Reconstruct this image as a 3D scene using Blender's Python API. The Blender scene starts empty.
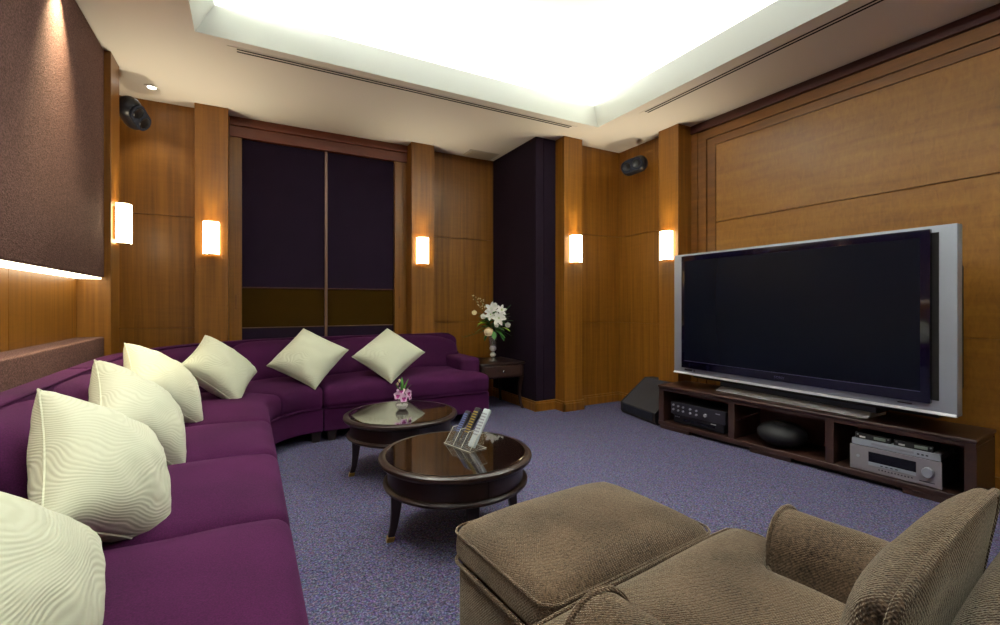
import bpy, bmesh, math, random
from mathutils import Vector, Matrix, noise

C = bpy.context.scene
COL = C.collection
PI = math.pi
rad = math.radians
random.seed(7)

# ------------------------------------------------------------------ camera
cam_d = bpy.data.cameras.new('camera')
cam = bpy.data.objects.new('camera', cam_d)
COL.objects.link(cam)
cam.location = (0, 0, 1.15)
cam.rotation_euler = (rad(90), 0, rad(-28.7))
cam_d.sensor_width = 36.0
cam_d.lens = 16.56
cam_d.shift_y = -0.0085
cam_d.clip_start = 0.02
C.camera = cam

# ------------------------------------------------------------------ view, world
C.view_settings.view_transform = 'Standard'
C.view_settings.look = 'None'
C.view_settings.gamma = 1.0
C.view_settings.use_curve_mapping = False
C.view_settings.exposure = 0.0

W = bpy.data.worlds.new('world')
C.world = W
W.use_nodes = True
W.node_tree.nodes['Background'].inputs[0].default_value = (0.02, 0.02, 0.025, 1)
W.node_tree.nodes['Background'].inputs[1].default_value = 0.3

ZC = 2.945      # soffit height
ZT = 3.36       # upper ceiling of the tray

def area(name, loc, rot, sx, sy, power, col):
    d = bpy.data.lights.new(name, 'AREA')
    d.shape = 'RECTANGLE'; d.size = sx; d.size_y = sy
    d.energy = power; d.color = col
    o = bpy.data.objects.new(name, d); COL.objects.link(o)
    o.location = loc; o.rotation_euler = rot
    return o

def spot(name, loc, power, col, size=80, blend=0.6, aim=None, radius=0.03):
    d = bpy.data.lights.new(name, 'SPOT')
    d.energy = power; d.color = col; d.spot_size = rad(size); d.spot_blend = blend
    d.shadow_soft_size = radius
    o = bpy.data.objects.new(name, d); COL.objects.link(o)
    o.location = loc
    if aim:
        o.rotation_euler = (Vector(aim) - Vector(loc)).to_track_quat('-Z', 'Y').to_euler()
    return o

# strip lamps lying in the cove behind the tray's lip, shining up and inward
COVE = (0.97, 0.985, 1.0)
TX0, TX1, TY0, TY1 = -0.308, 3.117, -1.0, 3.622
cp = 68.0
area('cove_lamp', (1.40, TY1 + 0.02, 3.13), (rad(-156), 0, 0), 3.3, 0.07, cp, COVE)
area('cove_lamp', (1.40, TY0 - 0.02, 3.13), (rad(156), 0, 0), 3.3, 0.07, cp, COVE)
area('cove_lamp', (TX0 - 0.02, 1.31, 3.13), (0, rad(-156), 0), 0.07, 4.4, cp * 1.3, COVE)
area('cove_lamp', (TX1 + 0.02, 1.31, 3.13), (0, rad(156), 0), 0.07, 4.4, cp * 1.3, COVE)
# recessed downlights: (x, y, z, power, cone)
DOWN = [(-0.70, 4.72, ZC, 18, 95), (-0.80, 3.27, ZC, 230, 66), (-0.44, 2.25, ZC, 52, 70), (-0.44, 1.20, ZC, 52, 70),
        (2.45, 3.02, ZT, 70, 70), (0.45, 3.02, ZT, 70, 70), (2.45, 1.35, ZT, 60, 70), (0.45, 1.35, ZT, 60, 70)]
WARM = (1.0, 0.93, 0.80)
for x, y, z, p, a in DOWN:
    spot('downlight_lamp', (x, y, z - 0.012), p, (1.0, 0.82, 0.50) if p > 200 else WARM if z == ZC else (1.0, 0.95, 0.86), a, 1.0 if p > 200 else 0.5, (x - (0.5 if x < -0.75 else 0), y, 0))

# ------------------------------------------------------------------ materials
def srgb(r, g, b):
    f = lambda c: (c / 255 / 12.92) if c / 255 <= 0.04045 else ((c / 255 + 0.055) / 1.055) ** 2.4
    return (f(r), f(g), f(b), 1.0)

def new_mat(name):
    m = bpy.data.materials.new(name); m.use_nodes = True
    nt = m.node_tree
    b = nt.nodes['Principled BSDF']
    return m, nt, b

def plain(name, col, rough=0.5, metal=0.0, coat=0.0, spec=0.5, emit=None, es=0.0, trans=0.0, ior=1.45, sheen=0.0):
    m, nt, b = new_mat(name)
    b.inputs['Base Color'].default_value = col
    b.inputs['Roughness'].default_value = rough
    b.inputs['Metallic'].default_value = metal
    b.inputs['Coat Weight'].default_value = coat
    b.inputs['Coat Roughness'].default_value = 0.06
    b.inputs['Specular IOR Level'].default_value = spec
    b.inputs['Transmission Weight'].default_value = trans
    b.inputs['IOR'].default_value = ior
    b.inputs['Sheen Weight'].default_value = sheen
    if emit:
        b.inputs['Emission Color'].default_value = emit
        b.inputs['Emission Strength'].default_value = es
    return m

def N(nt, t, **kw):
    n = nt.nodes.new(t)
    for k, v in kw.items():
        setattr(n, k, v)
    return n

def coords(nt, scale=(1, 1, 1), rot=(0, 0, 0)):
    tc = N(nt, 'ShaderNodeTexCoord'); mp = N(nt, 'ShaderNodeMapping')
    mp.inputs['Scale'].default_value = scale; mp.inputs['Rotation'].default_value = rot
    nt.links.new(tc.outputs['Object'], mp.inputs['Vector'])
    return mp.outputs['Vector']

def ramp(nt, fac, stops):
    r = N(nt, 'ShaderNodeValToRGB')
    el = r.color_ramp.elements
    while len(el) < len(stops):
        el.new(0.5)
    for e, (p, c) in zip(el, stops):
        e.position = p; e.color = c
    nt.links.new(fac, r.inputs['Fac'])
    return r.outputs['Color']

def bump(nt, b, h, strength, dist):
    n = N(nt, 'ShaderNodeBump')
    n.inputs['Strength'].default_value = strength; n.inputs['Distance'].default_value = dist
    nt.links.new(h, n.inputs['Height']); nt.links.new(n.outputs['Normal'], b.inputs['Normal'])

def wood(name, lo, hi, grain=(22, 22, 1.3), fig=(3, 3, 26), figamt=0.35, rough=0.42, coat=0.08):
    m, nt, b = new_mat(name)
    n1 = N(nt, 'ShaderNodeTexNoise'); n1.inputs['Scale'].default_value = 1.0
    n1.inputs['Detail'].default_value = 6; n1.inputs['Roughness'].default_value = 0.6
    n1.inputs['Distortion'].default_value = 0.4
    nt.links.new(coords(nt, grain), n1.inputs['Vector'])
    n2 = N(nt, 'ShaderNodeTexNoise'); n2.inputs['Scale'].default_value = 1.0
    n2.inputs['Detail'].default_value = 3; n2.inputs['Distortion'].default_value = 1.2
    nt.links.new(coords(nt, fig), n2.inputs['Vector'])
    mx = N(nt, 'ShaderNodeMix'); mx.inputs[0].default_value = figamt
    nt.links.new(n1.outputs['Fac'], mx.inputs[2]); nt.links.new(n2.outputs['Fac'], mx.inputs[3])
    c = ramp(nt, mx.outputs[0], [(0.30, lo), (0.70, hi)])
    nt.links.new(c, b.inputs['Base Color'])
    b.inputs['Roughness'].default_value = rough
    b.inputs['Coat Weight'].default_value = coat; b.inputs['Coat Roughness'].default_value = 0.2
    bump(nt, b, n1.outputs['Fac'], 0.05, 0.002)
    return m

def fabric(name, lo, hi, scale=300, bs=0.4, bd=0.002, rough=0.9, sheen=0.0, sheen_col=None, big=3.0, bigamt=0.35, weave=None, sheen_rough=0.4):
    m, nt, b = new_mat(name)
    v = coords(nt)
    n1 = N(nt, 'ShaderNodeTexNoise'); n1.inputs['Scale'].default_value = scale; n1.inputs['Detail'].default_value = 2
    nt.links.new(v, n1.inputs['Vector'])
    n2 = N(nt, 'ShaderNodeTexNoise'); n2.inputs['Scale'].default_value = big; n2.inputs['Detail'].default_value = 4
    nt.links.new(v, n2.inputs['Vector'])
    mx = N(nt, 'ShaderNodeMix'); mx.inputs[0].default_value = bigamt
    nt.links.new(n1.outputs['Fac'], mx.inputs[2]); nt.links.new(n2.outputs['Fac'], mx.inputs[3])
    c = ramp(nt, mx.outputs[0], [(0.32, lo), (0.68, hi)])
    nt.links.new(c, b.inputs['Base Color'])
    b.inputs['Roughness'].default_value = rough
    b.inputs['Specular IOR Level'].default_value = 0.2
    if sheen:
        b.inputs['Sheen Weight'].default_value = sheen
        b.inputs['Sheen Roughness'].default_value = sheen_rough
        b.inputs['Sheen Tint'].default_value = sheen_col or hi
    h = n1.outputs['Fac']
    if weave:
        hs = [h]
        for rot in ((0, 0, 0), (0, 0, PI / 2)):
            w = N(nt, 'ShaderNodeTexWave'); w.bands_direction = 'DIAGONAL'
            w.inputs['Scale'].default_value = weave; w.inputs['Distortion'].default_value = 3.5
            w.inputs['Detail Scale'].default_value = 2
            nt.links.new(coords(nt, rot=rot), w.inputs['Vector'])
            ad = N(nt, 'ShaderNodeMath', operation='ADD')
            nt.links.new(hs[-1], ad.inputs[0]); nt.links.new(w.outputs['Fac'], ad.inputs[1])
            hs.append(ad.outputs[0])
        h = hs[-1]
    bump(nt, b, h, bs, bd)
    return m

M = {}
M['wood'] = wood('anigre_veneer', srgb(110, 67, 11), srgb(154, 101, 29), grain=(30, 30, 0.9), fig=(5, 5, 40), figamt=0.16)
M['wood_panel'] = wood('figured_anigre_veneer', srgb(122, 76, 14), srgb(160, 108, 34), grain=(3, 1.6, 14), fig=(3, 34, 12), figamt=0.4, rough=0.45, coat=0.08)
M['wood_trim'] = wood('stained_trim', srgb(102, 60, 14), srgb(134, 84, 26), grain=(3, 3, 20))
M['wood_red'] = wood('reddish_lintel_veneer', srgb(100, 48, 26), srgb(124, 62, 34), grain=(2, 18, 18))
M['dark_wood'] = wood('walnut_stain', srgb(42, 26, 21), srgb(66, 42, 34), grain=(14, 2, 26), rough=0.35, coat=0.15)
M['espresso'] = wood('espresso_lacquer', srgb(26, 14, 12), srgb(42, 23, 18), grain=(14, 14, 3), rough=0.34, coat=0.12)
M['cornice'] = wood('dark_cornice', srgb(62, 26, 20), srgb(84, 38, 26), grain=(3, 1, 20))
M['purple'] = fabric('purple_chenille', srgb(42, 9, 40), srgb(76, 20, 69), scale=260, bs=0.3, sheen=0.12, sheen_col=srgb(170, 90, 170), big=2.2, bigamt=0.45)
M['velvet'] = fabric('taupe_chenille', srgb(31, 23, 19), srgb(124, 103, 83), scale=170, bs=0.6, bd=0.003, sheen=0.9, sheen_rough=0.3, sheen_col=srgb(215, 206, 186), big=6, bigamt=0.42, weave=75)
M['uphol'] = fabric('mauve_wall_cloth', srgb(74, 50, 46), srgb(126, 94, 86), scale=150, bs=1.0, bd=0.005, big=1.2, bigamt=0.15)
M['blind'] = fabric('aubergine_blind', srgb(26, 14, 34), srgb(36, 20, 44), scale=300, bs=0.2, rough=0.8)
M['dark_cloth'] = fabric('dark_aubergine_cloth', srgb(24, 12, 27), srgb(33, 18, 35), scale=300, bs=0.3, rough=0.85)
M['white'] = plain('ceiling_paint', srgb(238, 234, 224), 0.75)
M['tray_white'] = plain('tray_paint', srgb(236, 238, 228), 0.7)
M['fascia'] = plain('fascia_paint', srgb(209, 213, 203), 0.7)
M['slot'] = plain('slot_shadow_black', srgb(22, 18, 16), 0.8)
M['vent'] = plain('vent_enamel', srgb(200, 188, 166), 0.5)
M['grille'] = plain('grille_enamel', srgb(205, 198, 188), 0.6)
M['black'] = plain('black_plastic', srgb(16, 16, 20), 0.35)
M['black_matte'] = plain('black_matte_plastic', srgb(20, 20, 24), 0.6)
M['spk'] = plain('speaker_shell', srgb(20, 21, 29), 0.42)
M['spkgrille'] = fabric('speaker_cloth', srgb(24, 26, 36), srgb(40, 44, 58), scale=700, bs=0.5)
M['silver'] = plain('brushed_silver', srgb(160, 166, 178), 0.42, metal=0.35)
M['edge_silver'] = plain('silver_painted_gleam', srgb(234, 236, 242), 0.35)  # pale diffuse silver, the chrome's bright reflection put into the colour
M['slate'] = plain('slate_glass', srgb(70, 78, 92), 0.2)
M['silver2'] = plain('satin_silver', srgb(142, 137, 144), 0.4, metal=0.3)
M['chrome'] = plain('chrome', srgb(225, 225, 230), 0.12, metal=1.0)
M['brass'] = plain('brass', srgb(190, 150, 80), 0.3, metal=1.0)
M['bezel'] = plain('piano_black_bezel', srgb(11, 9, 30), 0.08, coat=0.5)
M['screen'] = plain('dark_screen', srgb(10, 14, 26), 0.26, spec=0.22)
M['screen_line'] = plain('bezel_line', srgb(96, 92, 120), 0.3, metal=0.5)
M['display'] = plain('display_glass', srgb(16, 16, 26), 0.15)
M['lcd'] = plain('grey_green_lcd', srgb(120, 130, 122), 0.3)
M['label_white'] = plain('white_print', srgb(225, 225, 225), 0.6)
M['grey_top'] = fabric('grey_carpeted_box', srgb(44, 42, 46), srgb(62, 60, 62), scale=400, bs=0.3)
M['glasstop'] = plain('dark_glass_top', srgb(24, 14, 10), 0.02, spec=0.9, coat=0.8)
M['amber'] = plain('glass_painted_wood_reflection', srgb(58, 40, 10), 0.12, spec=0.5)  # reflection of the wood rear wall put into the glass colour
M['mull'] = plain('bronze_mullion', srgb(120, 96, 84), 0.35, metal=0.5)
M['acrylic'] = plain('acrylic', (0.6, 0.62, 0.6, 1), 0.03, spec=0.4); M['acrylic'].node_tree.nodes['Principled BSDF'].inputs['Alpha'].default_value = 0.06
M['acrylic_glint'] = plain('acrylic_glint', srgb(205, 205, 190), 0.2)  # pale opaque tone that paints glints on the acrylic
M['glass'] = plain('clear_glass', (0.95, 0.97, 0.97, 1), 0.02); M['glass'].node_tree.nodes['Principled BSDF'].inputs['Alpha'].default_value = 0.16
M['water'] = plain('milky_beads', srgb(235, 235, 232), 0.35)
M['leaf'] = plain('leaf_green', srgb(74, 136, 52), 0.5)
M['leaf_dark'] = plain('dark_leaf', srgb(42, 96, 46), 0.5)
M['lime'] = plain('lime_leaf', srgb(150, 190, 50), 0.5)
M['petal'] = plain('white_petal', srgb(244, 244, 238), 0.6)
M['cream'] = plain('cream_petal', srgb(232, 214, 178), 0.6)
M['pink'] = plain('pale_pink_petal', srgb(238, 205, 232), 0.55)
M['magenta'] = plain('magenta_lip', srgb(170, 50, 140), 0.5)
M['stem'] = plain('stem_green', srgb(70, 100, 50), 0.6)
M['twig'] = plain('brown_twig', srgb(96, 66, 44), 0.7)
M['shade'] = plain('frosted_lamp_glass', srgb(255, 240, 205), 0.4, emit=(1.0, 0.85, 0.55, 1), es=8.0)
M['led'] = plain('led_diffuser', srgb(255, 250, 225), 0.5, emit=(1.0, 0.92, 0.66, 1), es=4.5)
M['lens'] = plain('lit_downlight_lens', (1, 1, 1, 1), 0.4, emit=(1.0, 0.95, 0.85, 1), es=14.0)
M['rim'] = plain('downlight_rim', srgb(240, 238, 230), 0.4)
M['rem_dark'] = plain('charcoal_remote', srgb(40, 38, 48), 0.4)
M['rem_silver'] = plain('pale_silver_remote', srgb(190, 200, 206), 0.35)
M['btn_blue'] = plain('blue_button', srgb(80, 92, 140), 0.5)
M['btn_yellow'] = plain('yellow_button', srgb(150, 132, 60), 0.5)
M['btn_grey'] = plain('grey_button', srgb(140, 140, 150), 0.5)
M['foot'] = plain('dark_foot', srgb(40, 28, 24), 0.5)

# carpet: speckled loop pile
m, nt, b = new_mat('speckled_carpet')
v = coords(nt)
n1 = N(nt, 'ShaderNodeTexNoise'); n1.inputs['Scale'].default_value = 120; n1.inputs['Detail'].default_value = 4; n1.inputs['Roughness'].default_value = 0.75
n2 = N(nt, 'ShaderNodeTexVoronoi'); n2.inputs['Scale'].default_value = 100
for n in (n1, n2):
    nt.links.new(v, n.inputs['Vector'])
c1 = ramp(nt, n1.outputs['Fac'], [(0.32, srgb(34, 30, 48)), (0.5, srgb(76, 73, 100)), (0.68, srgb(128, 126, 146))])
hs = N(nt, 'ShaderNodeHueSaturation'); hs.inputs['Saturation'].default_value = 0.5
nt.links.new(n2.outputs['Color'], hs.inputs['Color'])
mx = N(nt, 'ShaderNodeMix', data_type='RGBA', blend_type='OVERLAY'); mx.inputs[0].default_value = 0.55
nt.links.new(c1, mx.inputs[6]); nt.links.new(hs.outputs['Color'], mx.inputs[7])
nt.links.new(mx.outputs[2], b.inputs['Base Color'])
b.inputs['Roughness'].default_value = 0.95; b.inputs['Specular IOR Level'].default_value = 0.1
bump(nt, b, n1.outputs['Fac'], 0.7, 0.004)
M['carpet'] = m

# pillow cloth: cream with stitched waves
m, nt, b = new_mat('cream_wave_cloth')
v = coords(nt)
nz = N(nt, 'ShaderNodeTexNoise'); nz.inputs['Scale'].default_value = 3.6; nz.inputs['Detail'].default_value = 1
nt.links.new(v, nz.inputs['Vector'])
vm = N(nt, 'ShaderNodeVectorMath', operation='MULTIPLY_ADD')
vm.inputs[1].default_value = (0.32, 0.32, 0.32)
nt.links.new(nz.outputs['Color'], vm.inputs[0]); nt.links.new(v, vm.inputs[2])
wv = N(nt, 'ShaderNodeTexWave'); wv.bands_direction = 'Z'; wv.inputs['Scale'].default_value = 32
nt.links.new(vm.outputs[0], wv.inputs['Vector'])
c1 = ramp(nt, wv.outputs['Fac'], [(0.0, srgb(204, 209, 184)), (0.6, srgb(213, 218, 195))])
nt.links.new(c1, b.inputs['Base Color'])
b.inputs['Roughness'].default_value = 0.85; b.inputs['Specular IOR Level'].default_value = 0.25
b.inputs['Sheen Weight'].default_value = 0.2
bump(nt, b, wv.outputs['Fac'], 0.28, 0.003)
M['pillow'] = m

# ------------------------------------------------------------------ mesh builder
class MB:
    def __init__(s):
        s.v = []; s.f = []
    def add(s, vs, fs):
        o = len(s.v)
        s.v += [tuple(p) for p in vs]
        s.f += [tuple(i + o for i in f) for f in fs]
        return s
    def box(s, x0, x1, y0, y1, z0, z1):
        return s.add([(x0, y0, z0), (x1, y0, z0), (x1, y1, z0), (x0, y1, z0), (x0, y0, z1), (x1, y0, z1), (x1, y1, z1), (x0, y1, z1)],
                     [(0, 3, 2, 1), (4, 5, 6, 7), (0, 1, 5, 4), (1, 2, 6, 5), (2, 3, 7, 6), (3, 0, 4, 7)])
    def tube(s, pts, r, n=8, closed=False):
        pts = [Vector(p) for p in pts]
        k = len(pts)
        rr = r if isinstance(r, (list, tuple)) else [r] * k
        vs = []; prev = None
        for i, p in enumerate(pts):
            a = pts[(i - 1) % k] if (closed or i > 0) else p
            c = pts[(i + 1) % k] if (closed or i < k - 1) else p
            t = (c - a)
            t = t.normalized() if t.length > 1e-9 else Vector((0, 0, 1))
            if prev is None:
                u = t.cross(Vector((0, 0, 1)))
                if u.length < 1e-3:
                    u = t.cross(Vector((1, 0, 0)))
            else:
                u = prev - t * prev.dot(t)
                if u.length < 1e-6:
                    u = t.cross(Vector((1, 0, 0.3)))
            u.normalize(); w = t.cross(u); prev = u
            for j in range(n):
                q = 2 * PI * j / n
                vs.append(p + (u * math.cos(q) + w * math.sin(q)) * rr[i])
        fs = []
        for i in range(k if closed else k - 1):
            for j in range(n):
                a = i * n + j; b_ = i * n + (j + 1) % n
                c = ((i + 1) % k) * n + (j + 1) % n; d = ((i + 1) % k) * n + j
                fs.append((a, b_, c, d))
        if not closed:
            fs.append(tuple(reversed(range(n)))); fs.append(tuple(range((k - 1) * n, k * n)))
        return s.add(vs, fs)
    def lathe(s, prof, cx=0, cy=0, n=40):
        vs = []; fs = []
        for r, z in prof:
            for j in range(n):
                q = 2 * PI * j / n
                vs.append((cx + r * math.cos(q), cy + r * math.sin(q), z))
        for i in range(len(prof) - 1):
            for j in range(n):
                fs.append((i * n + j, i * n + (j + 1) % n, (i + 1) * n + (j + 1) % n, (i + 1) * n + j))
        fs.append(tuple(reversed(range(n)))); fs.append(tuple(range((len(prof) - 1) * n, len(prof) * n)))
        return s.add(vs, fs)
    def prism(s, poly, axis, a, b_):
        """poly: 2-D outline in the two axes other than axis (in x,y,z order), extruded from a to b_."""
        def P(p, t):
            if axis == 'x': return (t, p[0], p[1])
            if axis == 'y': return (p[0], t, p[1])
            return (p[0], p[1], t)
        n = len(poly)
        vs = [P(p, a) for p in poly] + [P(p, b_) for p in poly]
        fs = [tuple(range(n)), tuple(range(2 * n - 1, n - 1, -1))]
        fs += [(i, (i + 1) % n, n + (i + 1) % n, n + i)[::-1] for i in range(n)]
        return s.add(vs, fs)
    def rbox(s, lo, hi, r, n=8, fn=None, rn=3):
        """rounded box from lo to hi, edge radius r, optional fn(x,y,z, u,v,w) deformation with u,v,w in -1..1."""
        lo = Vector(lo); hi = Vector(hi); c = (lo + hi) / 2; h = (hi - lo) / 2
        def axis_pts(k):
            hk = h[k]; rk = min(r, hk * 0.98)
            e = [-hk + rk * (1 - math.cos(PI / 2 * i / rn)) for i in range(rn)]
            e = [-hk + rk * (i / rn) ** 1.3 for i in range(rn)]
            m_ = [-(hk - rk) + 2 * (hk - rk) * i / n for i in range(n + 1)]
            return e + m_ + [-x for x in reversed(e)]
        A = [axis_pts(k) for k in range(3)]
        key = {}; vs = []; fs = []
        def vert(p):
            q = tuple(round(x, 6) for x in p)
            if q in key:
                return key[q]
            P = Vector(p)
            rk = Vector([min(r, h[k] * 0.98) for k in range(3)])
            inn = Vector([max(-(h[k] - rk[k]), min(h[k] - rk[k], P[k])) for k in range(3)])
            d = P - inn
            dn = Vector([d[k] / rk[k] for k in range(3)])
            L = dn.length
            if L > 1e-9:
                mx_ = max(abs(x) for x in dn)
                # spherify the corner region
                dn = dn / L
                d = Vector([dn[k] * rk[k] for k in range(3)])
            P = inn + d
            w = c + P
            if fn:
                w = Vector(fn(w.x, w.y, w.z, P.x / h.x, P.y / h.y, P.z / h.z))
            key[q] = len(vs); vs.append(w)
            return key[q]
        for k in range(3):
            i, j = [(1, 2), (2, 0), (0, 1)][k]
            for sgn in (-1, 1):
                for a in range(len(A[i]) - 1):
                    for b_ in range(len(A[j]) - 1):
                        q = []
                        for da, db in ((0, 0), (1, 0), (1, 1), (0, 1)):
                            p = [0, 0, 0]; p[k] = sgn * h[k]; p[i] = A[i][a + da]; p[j] = A[j][b_ + db]
                            q.append(vert(p))
                        fs.append(tuple(q if sgn > 0 else q[::-1]))
        return s.add(vs, fs)
    def build(s, name, mat, parent=None, off=(0, 0, 0), bevel=0.0, angle=38, flat=False):
        me = bpy.data.meshes.new(name)
        me.from_pydata([(p[0] - off[0], p[1] - off[1], p[2] - off[2]) for p in s.v], [], s.f)
        me.validate()
        bm = bmesh.new(); bm.from_mesh(me)
        bmesh.ops.recalc_face_normals(bm, faces=bm.faces)
        bm.to_mesh(me); bm.free()
        me.materials.append(mat)
        if not flat:
            for p in me.polygons:
                p.use_smooth = True
            me.set_sharp_from_angle(angle=rad(angle))
        o = bpy.data.objects.new(name, me); COL.objects.link(o)
        if parent:
            o.parent = parent
        if bevel:
            bv = o.modifiers.new('bevel', 'BEVEL'); bv.width = bevel; bv.segments = 2; bv.limit_method = 'ANGLE'; bv.angle_limit = rad(40)
        return o

def thing(name, label, cat, loc=(0, 0, 0), rz=0.0, group=None):
    o = bpy.data.objects.new(name, None); COL.objects.link(o)
    o.location = loc; o.rotation_euler = (0, 0, rz)
    o['label'] = label; o['category'] = cat
    if group: o['group'] = group
    o.empty_display_size = 0.1
    return o

def tag(o, label, cat, group=None):
    o['label'] = label; o['category'] = cat
    if group: o['group'] = group
    return o

def struct(o, label=None, cat=None):
    o['kind'] = 'structure'
    if label: o['label'] = label
    if cat: o['category'] = cat
    return o

def copy_tree(o, parent=None):
    c = o.copy(); COL.objects.link(c)
    if parent: c.parent = parent
    for ch in [x for x in bpy.data.objects if x.parent == o]:
        copy_tree(ch, c)
    return c

def B(x0, x1, y0, y1, z0, z1):
    return MB().box(x0, x1, y0, y1, z0, z1)

def text_mesh(txt, name, size, mat, parent, matrix, space=1.0):
    cu = bpy.data.curves.new(name, 'FONT'); cu.body = txt; cu.size = size; cu.extrude = 0.0006
    cu.align_x = 'CENTER'; cu.space_character = space
    t = bpy.data.objects.new(name, cu); COL.objects.link(t)
    bpy.context.view_layer.update()
    me = bpy.data.meshes.new_from_object(t.evaluated_get(bpy.context.evaluated_depsgraph_get()))
    bpy.data.objects.remove(t); bpy.data.curves.remove(cu)
    me.materials.clear(); me.materials.append(mat)
    me.transform(matrix)
    o = bpy.data.objects.new(name, me); COL.objects.link(o); o.parent = parent
    return o

# ------------------------------------------------------------------ room shell
YR = -2.2       # rear wall
struct(B(-1.3, 4.2, YR - 0.1, 5.4, -0.08, 0).build('floor', M['carpet']), 'speckled blue violet carpet floor', 'floor')

cb = MB()
cb.box(-1.3, TX0, YR - 0.1, 5.4, ZC, ZC + 0.08)
cb.box(TX1, 4.2, YR - 0.1, 5.4, ZC, ZC + 0.08)
cb.box(TX0, TX1, TY1, 5.4, ZC, ZC + 0.08)
cb.box(TX0, TX1, YR - 0.1, TY0, ZC, ZC + 0.08)
ceil = struct(cb.build('ceiling', M['white'], flat=True), 'cream painted dropped soffit around the tray', 'ceiling')
# tray: sloping fascia up to a lip, cove and upper ceiling
tb = MB()
ix0, ix1, iy0, iy1, zl = TX0 + 0.115, TX1 - 0.115, TY0 + 0.075, TY1 - 0.075, 3.115
lo = [(TX0, TY0, ZC), (TX1, TY0, ZC), (TX1, TY1, ZC), (TX0, TY1, ZC)]
hi = [(ix0, iy0, zl), (ix1, iy0, zl), (ix1, iy1, zl), (ix0, iy1, zl)]
hi2 = [(ix0 - 0.012, iy0 - 0.012, zl), (ix1 + 0.012, iy0 - 0.012, zl), (ix1 + 0.012, iy1 + 0.012, zl), (ix0 - 0.012, iy1 + 0.012, zl)]
lo2 = [(TX0 - 0.015, TY0 - 0.015, ZC + 0.07), (TX1 + 0.015, TY0 - 0.015, ZC + 0.07), (TX1 + 0.015, TY1 + 0.015, ZC + 0.07), (TX0 - 0.015, TY1 + 0.015, ZC + 0.07)]
tb.add(lo + hi + hi2 + lo2, [f for i in range(4) for f in ((i, (i + 1) % 4, 4 + (i + 1) % 4, 4 + i), (4 + i, 4 + (i + 1) % 4, 8 + (i + 1) % 4, 8 + i), (8 + i, 8 + (i + 1) % 4, 12 + (i + 1) % 4, 12 + i))])
struct(tb.build('trim_1', M['fascia'], flat=True), 'pale sloping fascia around the lit ceiling tray', 'trim')
ub = MB()
ex0, ex1, ey0, ey1 = TX0 - 0.28, TX1 + 0.28, TY0 - 0.28, TY1 + 0.28
ub.box(ex0 - 0.05, ex1 + 0.05, ey0 - 0.05, ey1 + 0.05, ZT, ZT + 0.06)
ub.box(ex0 - 0.05, ex0, ey0, ey1, ZC + 0.08, ZT); ub.box(ex1, ex1 + 0.05, ey0, ey1, ZC + 0.08, ZT)
ub.box(ex0, ex1, ey0 - 0.05, ey0, ZC + 0.08, ZT); ub.box(ex0, ex1, ey1, ey1 + 0.05, ZC + 0.08, ZT)
struct(ub.build('ceiling_tray', M['tray_white'], flat=True), 'bright white upper ceiling inside the lit tray', 'ceiling')

J = [(0.0, 0.9335), (0.9415, 1.936), (1.944, ZC)]     # heights of the veneer panels between the joints
def panelled_x(x0, x1, y, t=0.05, back=0.1):
    """panels facing -y at plane y"""
    mb = MB()
    for a, b_ in J:
        mb.box(x0, x1, y, y + t, a, b_)
    mb.box(x0, x1, y + 0.016, y + back, 0, ZC)
    return mb
def panelled_y(y0, y1, x, t=0.05, back=0.1, side=1):
    mb = MB()
    for a, b_ in J:
        mb.box(min(x, x + side * t), max(x, x + side * t), y0, y1, a, b_)
    xa = x + side * 0.016; xb = x + side * back
    mb.box(min(xa, xb), max(xa, xb), y0, y1, 0, ZC)
    return mb

# back wall: three planes
wb = panelled_x(-0.97, -0.42, 5.04, back=0.3)
wb.v += []
w2 = panelled_x(1.85, 2.70, 5.11, back=0.25); wb.add(w2.v, w2.f)
w3 = panelled_x(3.18, 3.87, 4.12, back=0.3); wb.add(w3.v, w3.f)
wb.box(-0.42, 1.85, 5.22, 5.36, 0, ZC)
struct(wb.build('wall_back', M['wood'], flat=True), 'honey veneered back wall in three planes with thin joints', 'wall')

# pilasters
def pil(name, x0, x1, y0, y1, label):
    return struct(B(x0, x1, y0, y1, 0, ZC).build(name, M['wood'], bevel=0.003), label, 'pilaster')
pil('trim_2', -0.42, -0.16, 4.90, 5.22, 'honey wood pilaster left of the dark blinds')
pil('trim_3', 1.585, 1.85, 4.93, 5.22, 'honey wood pilaster right of the dark blinds')
pil('trim_4', 2.958, 3.20, 3.975, 4.20, 'honey wood pilaster beside the aubergine column')
pil('trim_5', 3.75, 4.05, 3.16, 3.41, 'honey wood pilaster on the television wall')
pil('trim_6', -1.10, -0.855, 4.193, 4.44, 'honey wood pilaster at the end of the upholstered wall')

# aubergine column
dc = MB()
dc.box(2.70, 2.80, 4.135, 5.36, 0, ZC); dc.box(2.803, 2.96, 4.135, 4.6, 0, ZC)
dc.box(2.72, 2.96, 4.145, 4.7, 0, ZC)
struct(dc.build('trim_7', M['dark_cloth'], bevel=0.006), 'dark aubergine cloth covered column beside the end table', 'column')

# lintel over the blinds: two fasciae
lb = MB(); lb.box(-0.16, 1.585, 5.09, 5.22, 2.755, 2.86); lb.box(-0.16, 1.585, 5.075, 5.22, 2.862, ZC)
struct(lb.build('trim_8', M['wood_red'], bevel=0.004), 'reddish brown stepped lintel above the dark blinds', 'lintel')

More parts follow.
